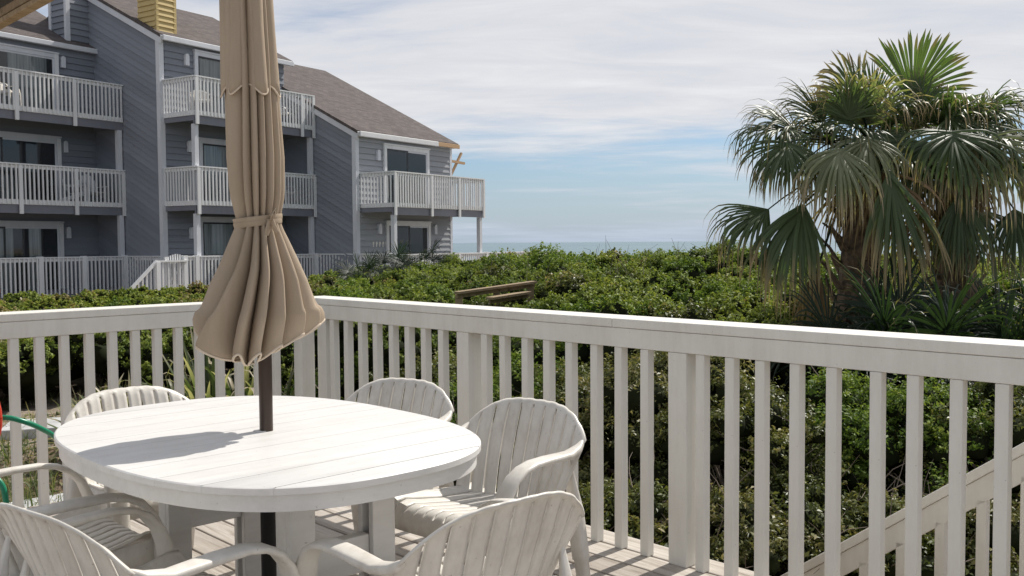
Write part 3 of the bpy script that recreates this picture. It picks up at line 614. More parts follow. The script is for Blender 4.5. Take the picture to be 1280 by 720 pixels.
# ---------------------------------------------------------------- resin armchairs
def sheet(s, P, mask=None, mi=0):
    """P[i][j] grid of points -> quads"""
    ni, nj = len(P), len(P[0]); k = [q for r_ in P for q in r_]
    s.add(k, [(i * nj + j, (i + 1) * nj + j, (i + 1) * nj + j + 1, i * nj + j + 1) for i in range(ni - 1) for j in range(nj - 1) if mask is None or mask(i, j)], .5)
NS = 10
def scols():
    """column stations across the width: slat faces and the slits between them"""
    st = []; W = 2.0 / NS; gap = .030
    for k in range(NS):
        a = -1 + k * W; lo = a + (gap / 2 if k else 0); hi = a + W - (gap / 2 if k < NS - 1 else 0)
        for f in (0, .25, .5, .75, 1): st.append((lo + (hi - lo) * f, 1 - (2 * f - 1) ** 2, k, f == 1 and k < NS - 1))
    return st
def make_chair():
    t = empty('resin_armchair', (0, 0, 0)); st = scols()
    ztop = lambda s_: .716 - .105 * abs(s_) ** 3.3
    tv = [0, .04, .14, .3, .5, .7, .86, .91, .955, .985, 1]
    s = MB(); P = []
    for s_, bulge, k, g_ in st:
        colm = []
        for u in tv:
            z = .36 + (ztop(s_) - .36) * u; hw = .232 + .046 * min(1, (z - .36) / .22); rec = -.195 - .115 * (max(z - .36, 0) / .38) ** 1.15
            y = rec + .085 * s_ * s_ * (.45 + .55 * (1 - u)) + .0014 * bulge * -1 + .0012 * (1 - bulge) - (.012 * max(0, (u - .93) / .07) ** 2)
            colm.append((s_ * hw, y, z - (.0016 * (1 - bulge) if u > .97 else 0)))
        P.append(colm)
    slit = lambda i, j: not (st[i][3] and tv[j] >= .04 and tv[j + 1] <= .956)
    sheet(s, P, slit); s.build('backrest', M['chair_white'], t, smooth=50, solid=.0075)
    s = MB(); P = []; uv = [0, .05, .2, .5, .8, .92, 1.0]
    for s_, bulge, k, g_ in st:
        colm = []
        for u in uv:
            y = -.20 + .42 * u; hw = .205 + .03 * math.sin(math.pi * min(u * .8 + .1, 1)) + .012 * u
            z = .365 + .045 * u - .018 * math.sin(math.pi * u) + .028 * abs(s_) ** 5 + .002 * bulge - (.012 if u == 1 else 0) + .022 * abs(s_) ** 6 * max(0, u - .4)
            colm.append((s_ * hw, y, z))
        y = .232; rr_ = .018 * abs(s_) ** 4; colm += [(s_ * .243, .237 - rr_, .384), (s_ * .244, .243 - rr_, .362), (s_ * .244, .241 - rr_, .325)]
        P.append(colm)
    sheet(s, P, lambda i, j: not (st[i][3] and .05 <= uv[min(j, 6)] and j < 7)); 
    s.build('seat', M['chair_white'], t, smooth=50, solid=.008)
    for sx in (-1, 1):
        # side apron below the seat
        s = MB(); P = [[(sx * (.222 + .018 * f), -.19 + .42 * f, .372 + .04 * f + .012), (sx * (.226 + .018 * f), -.19 + .42 * f, .325)] for f in np.linspace(0, 1, 8)]
        sheet(s, P); s.build('side_apron', M['chair_white'], t, smooth=50, solid=.007)
        # arm: wide flat band from the back, rolling over into the front support
        pts = [(.266, -.236, .612), (.269, -.226, .602), (.272, -.200, .587), (.276, -.14, .576), (.278, -.02, .581), (.279, .06, .581), (.279, .112, .571), (.277, .155, .548), (.275, .188, .508), (.272, .207, .46), (.268, .218, .39), (.266, .226, .33)]
        wd = [.003, .008, .016, .024, .027, .027, .028, .029, .031, .034, .037, .038]; th = [.004, .011, .014, .012, .011, .010, .010, .011, .011, .012, .014, .016]
        s = MB(); s.sweep([(sx * a, b_, c) for a, b_, c in pts], list(zip(wd, th)), 14, 3.2, up=(0, 0, 1)); 
        s.build('arm', M['chair_white'], t, smooth=60)
        s = MB(); s.sweep([(sx * .264, .224, .40), (sx * .262, .232, .20), (sx * .2615, .234, .183), (sx * .261, .236, .178), (sx * .258, .244, 0)], [(.034, .022), (.031, .022), (.031, .022), (.027, .019), (.024, .018)], 12, 4, up=(0, 1, 0)); s.build('front_leg', M['chair_white'], t, smooth=60)
        s = MB(); s.sweep([(sx * .243, -.186, .55), (sx * .241, -.206, .46), (sx * .238, -.225, .36), (sx * .243, -.25, .20), (sx * .2435, -.253, .184), (sx * .2437, -.254, .178), (sx * .247, -.285, 0)], [(.004, .004), (.016, .010), (.029, .023), (.028, .024), (.028, .024), (.024, .020), (.021, .018)], 12, 4, up=(0, 1, 0)); s.build('rear_leg', M['chair_white'], t, smooth=60)
    return t
proto = make_chair(); KM = kids_map()
# (short, long) position of the seat centre from the table centre, facing angle in the deck frame (0 = along the long axis)
CH = [((.075, .98), 182, 'white resin armchair at the far left table end, fan back above the tabletop edge'),
      ((.733, .557), 108, 'white resin armchair behind the table, only its rounded back showing, right of the umbrella'),
      ((.72, -.165), 96, 'white resin armchair right of the table, slatted seat and one arm in full view'),
      ((.042, -.768), -3.5, 'white resin armchair at the near end of the table, slotted back turned to the viewer'),
      ((-.505, -.315), -80, 'white resin armchair at lower left, back turned, curved arms reaching toward the table'),
      ((-.514, .40), -89, 'white resin armchair cut by the left photo edge below the hose, arms toward the table')]
for i, ((x, y), a, lab) in enumerate(CH):
    o = proto if i == 0 else copy_tree(proto, None, KM)
    o.location = deckw(1.4737 + x, 2.630 + y, 0); o.rotation_euler = (0, 0, DROT + R(a)); tag(o, lab, 'chair', 'resin armchairs round the patio table')
# chairs standing on the far balconies
def far_chair(u, y, z, rz, lab):
    o = copy_tree(proto, None, KM); o.location = bloc(u, y, z); o.rotation_euler = (0, 0, BROT + R(rz)); o.scale = (1.05, 1.05, 1.12); tag(o, lab, 'chair', 'white chairs on the far balconies')
for a in ((15.95, 28.0, 5.42, -150, 'white chair on the top left balcony, before the curtained door'), (20.35, 24.75, 5.42, 150, 'white plastic chair on the middle top balcony, left of the tan umbrella'), (24.05, 24.9, 5.42, 200, 'white plastic chair on the middle top balcony, just right of the umbrella'),
          (23.95, 24.8, 2.67, 190, 'white plastic chair on the second floor balcony right of the umbrella'), (23.9, 24.9, -.08, 200, 'white chair behind the ground railing right of the umbrella'), (22.4, 24.9, -.08, 170, 'white chair behind the ground railing beside the umbrella hem'),
          (29.2, 21.3, -.11, 120, 'white chair on the right ground floor deck, behind the railing near the last column'), (32.4, 21.6, -.11, 150, 'white chair on the open deck at the sea, beyond the last column')): far_chair(*a)
def adirondack(u, y, z, rz, m, lab, gp=None):
    t = empty('adirondack_chair', bloc(u, y, z), BROT + R(rz), lab, 'chair', gp); t.scale = (.95, .95, .95)
    s = MB()
    for k in range(5):
        x = -.22 + .11 * k; top_ = 1.0 - .05 * (k - 2) ** 2; s.bar((x, -.12, .28), (x * 1.15, -.42, top_), .10, .02, (0, 1, 0))
    s.build('backrest', M[m], t); s = MB()
    for k in range(5): s.box(-.26, .26, -.12 + .11 * k, -.02 + .11 * k, .27 + .02 * k, .29 + .02 * k)
    s.build('seat', M[m], t)
    for sx in (-1, 1):
        s = MB(); s.box(sx * .33 - .06, sx * .33 + .06, -.3, .42, .54, .565); s.build('arm', M[m], t); s = MB(); s.box(sx * .30 - .02, sx * .30 + .02, .32, .42, 0, .54); s.bar((sx * .27, -.35, .06), (sx * .27, .40, .32), .03, .12); s.build('leg', M[m], t)
adirondack(18.05, 28.1, 2.67, -120, 'far_white', 'white fan back chair on the second floor left balcony, left one of the pair', 'fan back chairs on the second floor balcony')
adirondack(18.75, 28.2, 2.67, 170, 'far_white', 'white fan back chair on the second floor left balcony, next to the dark side wall', 'fan back chairs on the second floor balcony')
adirondack(15.15, 28.1, -.08, 100, 'orange', 'orange wooden chair behind the ground railing at the far left edge')

# ---------------------------------------------------------------- closed umbrella
LEAN = R(1.8)
um = empty('patio_umbrella', deckw(1.4594, 2.628), 0, 'closed tan canvas patio umbrella tied with a strap, standing in the oval table', 'umbrella')
s = MB(); s.tube([(0, 0, .66), (0, 0, 1.05)] , .0205, 24); s.tube([(0, 0, 1.05), (-math.sin(LEAN) * 1.6, 0, 2.65)], .019, 20); s.build('pole', M['pole'], um, smooth=40)
s = MB(); s.tube([(0, 0, .03), (0, 0, .68)], .0235, 24); s.build('lower_pole', M['black'], um, smooth=40)
s = MB(); s.tube([(0, 0, 0), (0, 0, .06), (0, 0, .061), (0, 0, .14)], [.24, .22, .04, .03], 40); s.build('base_weight', M['black'], um, smooth=35)
def interp(x, tab):
    for (a, b_), (c, d) in zip(tab[:-1], tab[1:]):
        if x <= c: return b_ + (d - b_) * (x - a) / (c - a)
    return tab[-1][1]
def zpx(y): return CAMH - (y - 306) / FPX * 2.93 * 1.0
def canopy_mesh(prof, amp, N_, zs, hem, twist, ph, rf=0.0, seed=0, wids=None, el=1.0):
    rr = random.Random(seed); n = N_ * 22; V = []; lob = [rr.uniform(.8, 1.2) for _ in range(N_)]; wid = wids or [rr.uniform(.75, 1.25) for _ in range(N_)]; tot = sum(wid)
    cum = [0]
    for w_ in wid: cum.append(cum[-1] + w_ / tot)
    P = []
    for j, z in enumerate(zs):
        f = j / (len(zs) - 1); row = []
        for i in range(n + 1):
            k = (i % n) // 22; u = ((i % n) % 22) / 22.
            th = 2 * math.pi * (cum[k] + (cum[k + 1] - cum[k]) * u) + ph + twist * f
            # asymmetric rounded lobe with a tucked valley
            lobe = math.sin(math.pi * u) ** .62; A = amp(f) * lob[k]
            base = interp(z, prof)
            r = base * (1 - A * (1 - lobe)); 
            th2 = th + (.10 + .30 * max(0, 1 - f * 2.2)) * amp(f) * math.sin(math.pi * u) * (1 if math.cos(2 * math.pi * (cum[k] + cum[k + 1]) / 2 + ph) > -.2 else -1.2)
            zz_ = z + hem(f, u, th) 
            cxx = -math.sin(LEAN) * max(0, z - .95) - .012 * max(0, min(1, (1.25 - z) / .3))
            ex_ = el * max(0, min(1, (1.22 - z) / .26)); X_, Y2 = r * math.cos(th2), r * math.sin(th2); p1, p2 = (X_ + Y2) * .7071 * (1 + .19 * ex_), (X_ - Y2) * .7071 * (1 - .24 * ex_)
            row.append((cxx + (p1 + p2) * .7071, (p1 - p2) * .7071, zz_))
        P.append(row)
    return P
prof = [(zpx(470), .178), (zpx(425), .182), (zpx(400), .179), (zpx(350), .142), (zpx(300), .088), (zpx(285), .071), (zpx(276), .066), (zpx(266), .071), (zpx(245), .083), (zpx(200), .087), (zpx(125), .080), (zpx(60), .078), (zpx(0), .074), (2.3, .06), (2.5, .03)]
zs = list(np.linspace(.935, 1.36, 26)) + list(np.linspace(1.375, 1.84, 16)) + [2.0, 2.2, 2.4]
amp = lambda f: .38 + .24 * max(0, 1 - f / .5)
def hem(f, u, th):
    k = max(0, 1 - f * 4.2)
    return k * (-.019 * math.cos(2 * math.pi * u) + .026 + (.095 if math.cos(th) < 0 else .078) * abs(math.cos(th)) ** 1.6 + .03 * max(0, math.sin(th)))
P = canopy_mesh(prof, amp, 12, zs, hem, .55, math.pi - .15, seed=5, wids=[64, 17, 19, 16, 20, 24, 26, 34, 38, 30, 36, 36])
s = MB(); sheet(s, P); cm_ = s.build('canopy', M['canvas'], um, smooth=180, solid=.0022)
# piped hem
s = MB(); row = P[0]
s.tube(row, .0038, 6, cap=False); s.build('hem_binding', M['binding'], um, smooth=60)
prof2 = [(1.70, .0865), (zpx(115), .0875), (zpx(60), .083), (zpx(0), .079), (2.25, .062), (2.5, .02)]
zs2 = list(np.linspace(zpx(117), 2.1, 14)) + [2.3, 2.5]
hem2 = lambda f, u, th: max(0, 1 - f * 8) * (.016 * math.cos(2 * math.pi * u) - .006)
P2 = canopy_mesh(prof2, lambda f: .36, 8, zs2, hem2, .15, .1, seed=9)
s = MB(); sheet(s, P2); s.build('vent_canopy', M['canvas'], um, smooth=180, solid=.0022)
s = MB(); s.tube(P2[0], .003, 6, cap=False); s.build('hem_binding', M['binding'], um, smooth=60)
# tie strap with its loop and tails
zc = zpx(277); cxx = -math.sin(LEAN) * (zc - .95); s = MB()
for dz, k in ((.006, .0705), (-.007, .0695)):
    s.sweep([(cxx + k * math.cos(a), k * math.sin(a), zc + dz + .006 * math.sin(a + 1.0) + .003 * math.cos(a)) for a in np.linspace(0, 2 * math.pi, 49)], (.0022, .0085), 8, 3, cap=False)
kx, ky = cxx + .052, -.054
s.sweep([(kx, ky, zc), (kx + .006, ky - .016, zc + .018), (kx + .018, ky - .012, zc + .030), (kx + .012, ky - .004, zc + .008), (kx, ky - .006, zc)], (.002, .009), 8, 3)
s.sweep([(kx, ky - .004, zc), (kx - .004, ky - .012, zc - .02), (kx - .010, ky - .012, zc - .045)], (.003, .010), 8, 3)
s.sweep([(kx + .004, ky - .004, zc), (kx + .012, ky - .010, zc - .018), (kx + .020, ky - .008, zc - .036)], (.0025, .010), 8, 3)
s.build('tie_strap', M['canvas'], um, smooth=60)

# ---------------------------------------------------------------- hoses at the left edge
s = MB(); ctl = [at(-60, 540, 3.75), at(-25, 527, 3.75), at(5, 522, 3.75), at(30, 527, 3.78), at(52, 536, 3.85), at(72, 549, 3.95), at(92, 575, 4.0), at(105, 620, 4.0), at(112, 665, 3.95), at(100, 712, 3.75), at(60, 730, 3.6)]
def spline(c, k=8):
    out = []
    for i in range(len(c) - 1):
        p0, p1, p2, p3 = c[max(i - 1, 0)], c[i], c[i + 1], c[min(i + 2, len(c) - 1)]
        for j in range(k):
            t = j / k; out.append(.5 * ((2 * p1) + (p2 - p0) * t + (2 * p0 - 5 * p1 + 4 * p2 - p3) * t * t + (3 * p1 - p0 - 3 * p2 + p3) * t ** 3))
    return out + [c[-1]]
ctl = [p_ if p_.z > .012 else Vector((p_.x, p_.y, .012)) for p_ in ctl]
s.tube(spline(ctl), .0105, 12); tag(s.build('garden_hose', M['green_hose'], None, smooth=60), 'green garden hose arching in front of the left railing at the photo edge', 'hose')
s = MB(); s.tube(spline([at(-6, 596, 3.55), at(4, 610, 3.55), at(8, 640, 3.55), at(2, 690, 3.5), at(-20, 730, 3.5)]), .0105, 12); tag(s.build('garden_hose', M['green_hose'], None, smooth=60), 'green hose end hanging below the red coil at the left edge', 'hose')
s = MB(); cc = at(-92, 528, 3.62)
for k in range(5):
    rr_ = .232 - .010 * (k % 2); s.tube([cc + c_r * (rr_ * .98 * math.cos(a)) + Vector((0, 0, rr_ * math.sin(a))) + Vector((0, .022 * k, 0)) for a in np.linspace(0, 2 * math.pi, 49)], .0125, 10, cap=False)
tag(s.build('hose_coil', M['red_hose'], None, smooth=60), 'red hose coil at the left photo edge before the railing', 'hose')
# ---------------------------------------------------------------- foliage
def leaf_cloud(C, Rr, nl, size, flat=.75, spread=.16, shell=.72, up=.35, seed=0, bias=0.0):
    """leaves on lumpy ellipsoid clumps. C (n,3) centres, Rr (n,3) radii, nl leaves per clump, size leaf length"""
    r = np.random.default_rng(seed); idx = np.repeat(np.arange(len(C)), nl); n = len(idx)
    d = r.normal(size=(n, 3)); d[:, 2] = np.where(d[:, 2] < -.35, -d[:, 2], d[:, 2]); d /= np.linalg.norm(d, axis=1)[:, None]
    # leaves sit along short shoots that stand out of every clump
    nlv = np.broadcast_to(np.asarray(nl), (len(C),)); nsh = np.maximum(6, nlv // 15); off = np.concatenate([[0], np.cumsum(nsh)[:-1]]); tot = int(nsh.sum())
    sd = r.normal(size=(tot, 3)); sd[:, 2] = np.where(sd[:, 2] < -.3, -sd[:, 2], sd[:, 2]); sd /= np.linalg.norm(sd, axis=1)[:, None]; sd += np.array([0, 0, .35]); slen = r.uniform(.78, 1.14, tot)
    sid = off[idx] + (r.random(n) * nsh[idx]).astype(int); tt = r.random(n) ** .75; d = sd[sid]
    rad = (shell * .8 + (1.0 - shell * .8) * tt) * slen[sid]
    P = C[idx] + d * Rr[idx] * rad[:, None] + r.normal(size=(n, 3)) * Rr[idx] * (.11 * (1.15 - .75 * tt))[:, None]
    P += .10 * Rr[idx] * np.sin(P[:, [1, 2, 0]] * 5.1 / np.maximum(Rr[idx], .2) + idx[:, None]) * .5
    nrm = d * .8 + r.normal(size=(n, 3)) * .75 + np.array([0, 0, up]); nrm /= np.linalg.norm(nrm, axis=1)[:, None]
    t = np.cross(nrm, r.normal(size=(n, 3))); t /= np.linalg.norm(t, axis=1)[:, None]; b = np.cross(nrm, t)
    L = (size[idx] if np.ndim(size) else size) * r.uniform(.6, 1.35, n); W = L * r.uniform(.34, .5, n) * flat
    L = L[:, None]; W = W[:, None]
    base = P - t * L * .5; tip = P + t * L * .5 - nrm * L * .12; mid = P - nrm * W * .0
    a1 = mid + b * W * .5 + nrm * W * .18; a2 = mid - b * W * .5 + nrm * W * .18
    V = np.stack([base, a1, tip, a2], 1).reshape(-1, 3)
    k = np.arange(n)[:, None] * 4; q = np.concatenate([k + np.array([[0, 1, 2, 2]]) * 0 + np.array([[0, 1, 2, 3]])], 1)
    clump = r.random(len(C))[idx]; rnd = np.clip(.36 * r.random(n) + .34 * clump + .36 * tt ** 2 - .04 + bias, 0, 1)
    return V, q, np.repeat(rnd, 4)
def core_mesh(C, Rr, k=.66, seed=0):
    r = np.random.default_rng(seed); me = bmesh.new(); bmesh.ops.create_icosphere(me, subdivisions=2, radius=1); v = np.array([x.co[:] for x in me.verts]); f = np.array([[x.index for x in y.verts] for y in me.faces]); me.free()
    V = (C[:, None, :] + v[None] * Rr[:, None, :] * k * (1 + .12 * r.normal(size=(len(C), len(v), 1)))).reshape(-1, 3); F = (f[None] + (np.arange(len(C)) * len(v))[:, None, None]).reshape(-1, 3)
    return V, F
def twigs(mb, pts, n, length, rad, rr, up=.8, kink=.25):
    for _ in range(n):
        q = Vector(rr.choice(pts)); d = Vector((rr.gauss(0, .6), rr.gauss(0, .6), rr.uniform(.2, 1) * up)).normalized(); P = [q]; k = 5; L = length * rr.uniform(.5, 1.3)
        for i in range(k): d = (d + Vector((rr.gauss(0, kink), rr.gauss(0, kink), rr.gauss(0, kink)))).normalized(); P.append(P[-1] + d * (L / k))
        mb.tube(P, [rad * (1 - .8 * i / k) for i in range(k + 1)], 4)

# the dune scrub between the deck and the sea: one uncountable mass
def in_view(x, y, m=0.0): return abs(math.degrees(math.atan2(x, y))) < 36 + m
r = np.random.default_rng(3); Cs, Rs, Nl, Sz, Sp, Bi = [], [], [], [], [], []
bushes = []; tries = 0
while len(bushes) < 900 and tries < 60000:
    tries += 1
    az = r.uniform(-37, 39); d = math.sqrt(r.uniform(8.6 ** 2, 31 ** 2)) if r.random() < .6 else 8.6 * math.exp(r.random() * math.log(31 / 8.6)); x, y = d * math.sin(R(az)), d * math.cos(R(az))
    px = 640 + FPX * math.tan(R(az)); p_, q_ = Vector((x, y, 0)).dot(nR), Vector((x, y, 0)).dot(nL)
    if q_ > 5 and d < (12.2 if px < 200 else 11.2 if px < 400 else 0) + .8 * math.sin(x * 1.3): continue            # open sand by the left railing
    if p_ < 5.0 and q_ < 6: continue
    u_, y_ = Vector((x, y, 0)).dot(U), Vector((x, y, 0)).dot(Wv); rb = r.uniform(.42, 1.0) * (.8 + d * .016)
    if px < 420: rb *= .62
    mg = rb * .6
    if (y_ > GA - .5 - mg and u_ < 19.6) or (y_ > GB - .6 - mg and u_ < 24.9) or (y_ > GC - .5 - mg and u_ < 37): continue
    if any((x - X) ** 2 + (y - Y) ** 2 < (.54 * (rb + RB)) ** 2 for X, Y, RB in bushes): continue
    bushes.append((x, y, rb))
    zt = float(canopy(np.array(x), np.array(y))) - r.uniform(.0, .20) + .13
    if 545 < px < 680 and d < 13.4: zt -= .24
    if px > 690 and d > 13: zt -= .06
    kind = r.choice(3, p=[.66, .26, .08] if px > 420 else [.80, .02, .18]); bb = r.normal() * .09 + (.14 if px < 420 and d > 13 else 0)  # left strip leaves lightened, sunlight put into their colour
    for k in range(17 if rb > .6 else 12):
        dv_ = r.normal(size=3); dv_[2] = abs(dv_[2]) * (1 if k % 4 else -.25); dv_ /= np.linalg.norm(dv_); cr_2 = rb * r.uniform(.24, .40); e = r.uniform(.55, .86)
        Cs.append((x + dv_[0] * rb * e, y + dv_[1] * rb * e, zt - rb * .80 + dv_[2] * rb * e * .78)); Rs.append((cr_2, cr_2, cr_2 * .85)); Sp.append(kind); Bi.append(bb)
        Nl.append(int((1050 if d < 14 else 820 if d < 20 else 620) * (cr_2 / .3) ** 1.6)); Sz.append(.022 + .0016 * d)
    Cs.append((x, y, zt - rb * .95)); Rs.append((rb * .95, rb * .95, rb * .62)); Sp.append(kind); Bi.append(bb); Nl.append(40); Sz.append(.022 + .0016 * d)
Cs, Rs, Nl, Sz, Sp, Bi = map(np.array, (Cs, Rs, Nl, Sz, Sp, Bi))
print('scrub', len(bushes), len(Cs), Nl.sum())
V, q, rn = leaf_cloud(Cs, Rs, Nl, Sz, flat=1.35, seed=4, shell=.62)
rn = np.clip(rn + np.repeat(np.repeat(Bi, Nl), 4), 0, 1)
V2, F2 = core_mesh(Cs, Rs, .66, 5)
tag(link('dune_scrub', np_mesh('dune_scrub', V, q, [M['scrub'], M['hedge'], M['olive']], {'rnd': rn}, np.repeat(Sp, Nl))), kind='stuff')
o = link('branches_or_shade_core', np_mesh('branches_or_shade_core', V2, F2, [M['shade_core']], smooth=True), bpy.data.objects['dune_scrub'])  # dark ellipsoid bodies, not stems: painted shade between the leaves
s = MB(); rr = random.Random(4)
for _ in range(90):
    px = rr.uniform(600, 1000) if rr.random() < .8 else rr.uniform(380, 600); d = rr.uniform(14, 19); q_ = at(px, 300, d); z = float(canopy(np.array(q_.x), np.array(q_.y)))
    q_ = Vector((q_.x, q_.y, z - .15)); s.tube([q_, q_ + Vector((rr.gauss(0, .03), 0, .16)), q_ + Vector((rr.gauss(0, .10), 0, rr.uniform(.2, .42)))], [.006, .004, .002], 3)
o = s.build('stalks', M['twig'], bpy.data.objects['dune_scrub'])

# shrubs one can tell apart, just outside the railing
def shrub(px, d, ztop, rad, m, lab, nclump=46, leaf=.030, nleaf=560, seed=0, ntw=14, grp=None, low=False):
    c = at(px, 360, d); rr = random.Random(seed); base = -.62; h = ztop - base; t = empty('coastal_shrub', (c.x, c.y, base), 0, lab, 'shrub', grp); Cc, Rc = [], []
    for k in range(nclump):
        a = rr.uniform(0, 6.283); e = rr.random() ** .6; x, y = rad * e * math.cos(a), rad * e * math.sin(a); cr2 = rr.uniform(.11, .24) * (rad / .75) ** .5
        zt_ = h * (1 - .38 * e ** 2) * rr.uniform(.80, 1.0) if k % 3 else h * rr.uniform(.25, .65)
        Cc.append((x, y, max(.12, zt_ - cr2 * .75))); Rc.append((cr2 * 1.15, cr2 * 1.15, cr2 * .85))
    Cc, Rc = np.array(Cc), np.array(Rc); V, q, rn = leaf_cloud(Cc, Rc, np.full(len(Cc), nleaf), leaf, flat=1.0, seed=seed, shell=.45, spread=.25)
    link('foliage', np_mesh('foliage', V, q, [M[m]], {'rnd': rn}), t)
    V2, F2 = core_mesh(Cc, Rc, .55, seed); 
    s = MB(); pts = [tuple(p) for p in Cc]
    for p in pts: s.tube([(rr.gauss(0, .08), rr.gauss(0, .08), 0), (p[0] * .45 + rr.gauss(0, .06), p[1] * .45, p[2] * .5), p], [.016, .011, .006], 5)
    twigs(s, pts, ntw, .42, .0045, rr); s.build('branches_or_shade_core', M['twig'], t)
    o = link('inner_shade_core', np_mesh('inner_shade_core', V2, F2, [M['shade_core']], smooth=True), t)  # near-black bodies that stand for shade within the shrub
G1 = 'shrubs growing outside the right railing'
SH = [(470, 8.9, .30, .85, 'hedge', 'green shrub behind the balusters between umbrella hem and first railing post'),
      (560, 8.2, .36, .85, 'olive', 'dark green shrub behind the balusters over the rear chair back'),
      (650, 7.4, .42, .8, 'hedge', 'leafy green shrub behind the balusters just right of the narrow post gap'),
      (745, 6.8, .52, .8, 'olive', 'olive green shrub behind the balusters above the right armchair'),
      (850, 6.3, .70, .75, 'brown', 'browning shrub whose dry tips rise over the top rail left of the palm'),
      (930, 5.8, .52, .62, 'olive', 'olive shrub with glossy leaves behind the balusters right of the wide post'),
      (1060, 6.2, .44, .7, 'hedge', 'green shrub behind the balusters below the hanging palm leaf'),
      (1165, 5.9, .46, .7, 'hedge', 'bright green shrub above the sloping stair handrail'),
      (1275, 5.7, .50, .75, 'olive', 'olive green shrub at the right photo edge above the stair handrail')]
for i, a in enumerate(SH): shrub(*a, seed=20 + i, grp=G1)
SH2 = [(700, 5.6, -.02, .52, 'brown', 'low browning shrub at the deck edge behind the right armchair'), (800, 5.1, .02, .50, 'olive', 'low shrub with glossy leaves at the foot of the wide railing post'),
       (915, 4.95, .02, .42, 'brown', 'low shrub with many pale dry leaves right of the wide railing post'), (1010, 5.1, .02, .48, 'olive', 'low dark twiggy shrub left of the lower end of the stair handrail'),
       (1110, 5.0, -.02, .45, 'olive', 'low twiggy shrub under the stair handrail'), (1235, 5.0, .0, .5, 'brown', 'dry leaved shrub under the stair handrail at lower right'), (610, 6.4, .0, .55, 'olive', 'low dark shrub behind the rear chairs by the narrow post gap'), (500, 7.4, -.05, .6, 'olive', 'low dark shrub behind the rear chair left of the first post')]
for i, a in enumerate(SH2): shrub(*a, seed=50 + i, nclump=30, leaf=.032, nleaf=400, ntw=46, grp=G1)

# ---------------------------------------------------------------- fan palms
class Fr:
    def __init__(s): s.V = []; s.Q = []; s.A = []; s.Rn = []
def fan(fr, hub, fwd, nrm, Rad, nseg=38, span=R(235), droop=.5, fuse=.42, wmul=1.15, rr=random, steps=8, split=0.0, jit=.09):
    """one costapalmate blade: folded segments joined near the hub, free and drooping outside"""
    f = Vector(fwd).normalized(); n = Vector(nrm); n = (n - f * n.dot(f)).normalized(); sd = f.cross(n)
    dth = span / nseg; base_r = rr.random()
    for k in range(nseg):
        th = -span / 2 + dth * (k + .5); L = Rad * (.72 + .28 * math.cos(th * .62)) * rr.uniform(.86, 1.06); d = (f * math.cos(th) + sd * math.sin(th) + n * (.10 + rr.gauss(0, jit))).normalized()
        q = Vector(hub) + f * (.10 * Rad * (1 - abs(th) / (span / 2))); side0 = (-f * math.sin(th) + sd * math.cos(th)).normalized()
        rn = min(1, max(0, .5 * base_r + .5 * rr.random())); k0 = len(fr.V); dr = droop * rr.choice((.5, .8, 1., 1.2, 1.7)) * rr.uniform(.8, 1.2); bendpt = rr.uniform(.45, .65); tb = rr.uniform(.62, 1.15)
        for j in range(steps + 1):
            t = j / steps; r_ = L * t
            if j:
                g = (.8 * droop if t > tb else 0) + dr * (max(0, t - .15) ** 1.4) * (2.2 if (split and t > bendpt) else 1) * .55
                d = (d + Vector((0, 0, -1)) * g + side0 * rr.gauss(0, .012)).normalized(); q = q + d * (L / steps)
            wf = 2 * r_ * math.tan(dth / 2) * 1.02; wmax = 2 * fuse * L * math.tan(dth / 2)
            w = min(max(wf, .03 * Rad), max(wmax, .03 * Rad)) * (1 if t < fuse else max(.05, 1 - ((t - fuse) / (1 - fuse)) ** 1.6)) * wmul * .5
            s0 = (side0 - d * side0.dot(d)).normalized(); up = s0.cross(d); up = up if up.dot(n) > 0 else -up
            fold = w * (.55 if t > fuse * .6 else .35)
            fr.V += [q - s0 * w * .94 - up * 0, q + up * fold, q + s0 * w * .94]; fr.A += [t] * 3; fr.Rn += [rn] * 3
            if j:
                a = k0 + (j - 1) * 3; fr.Q += [(a, a + 3, a + 4, a + 1), (a + 1, a + 4, a + 5, a + 2)]
def petiole(mb, a, b, sag=.12, r0=.017, r1=.010):
    a, b = Vector(a), Vector(b); m_ = (a + b) / 2 + Vector((0, 0, sag)); P = [a * (1 - t) ** 2 + m_ * 2 * t * (1 - t) + b * t * t for t in np.linspace(0, 1, 8)]
    mb.sweep(P, [(r0 + (r1 - r0) * t, (r0 + (r1 - r0) * t) * .6) for t in np.linspace(0, 1, 8)], 6); return (P[-1] - P[-2]).normalized()
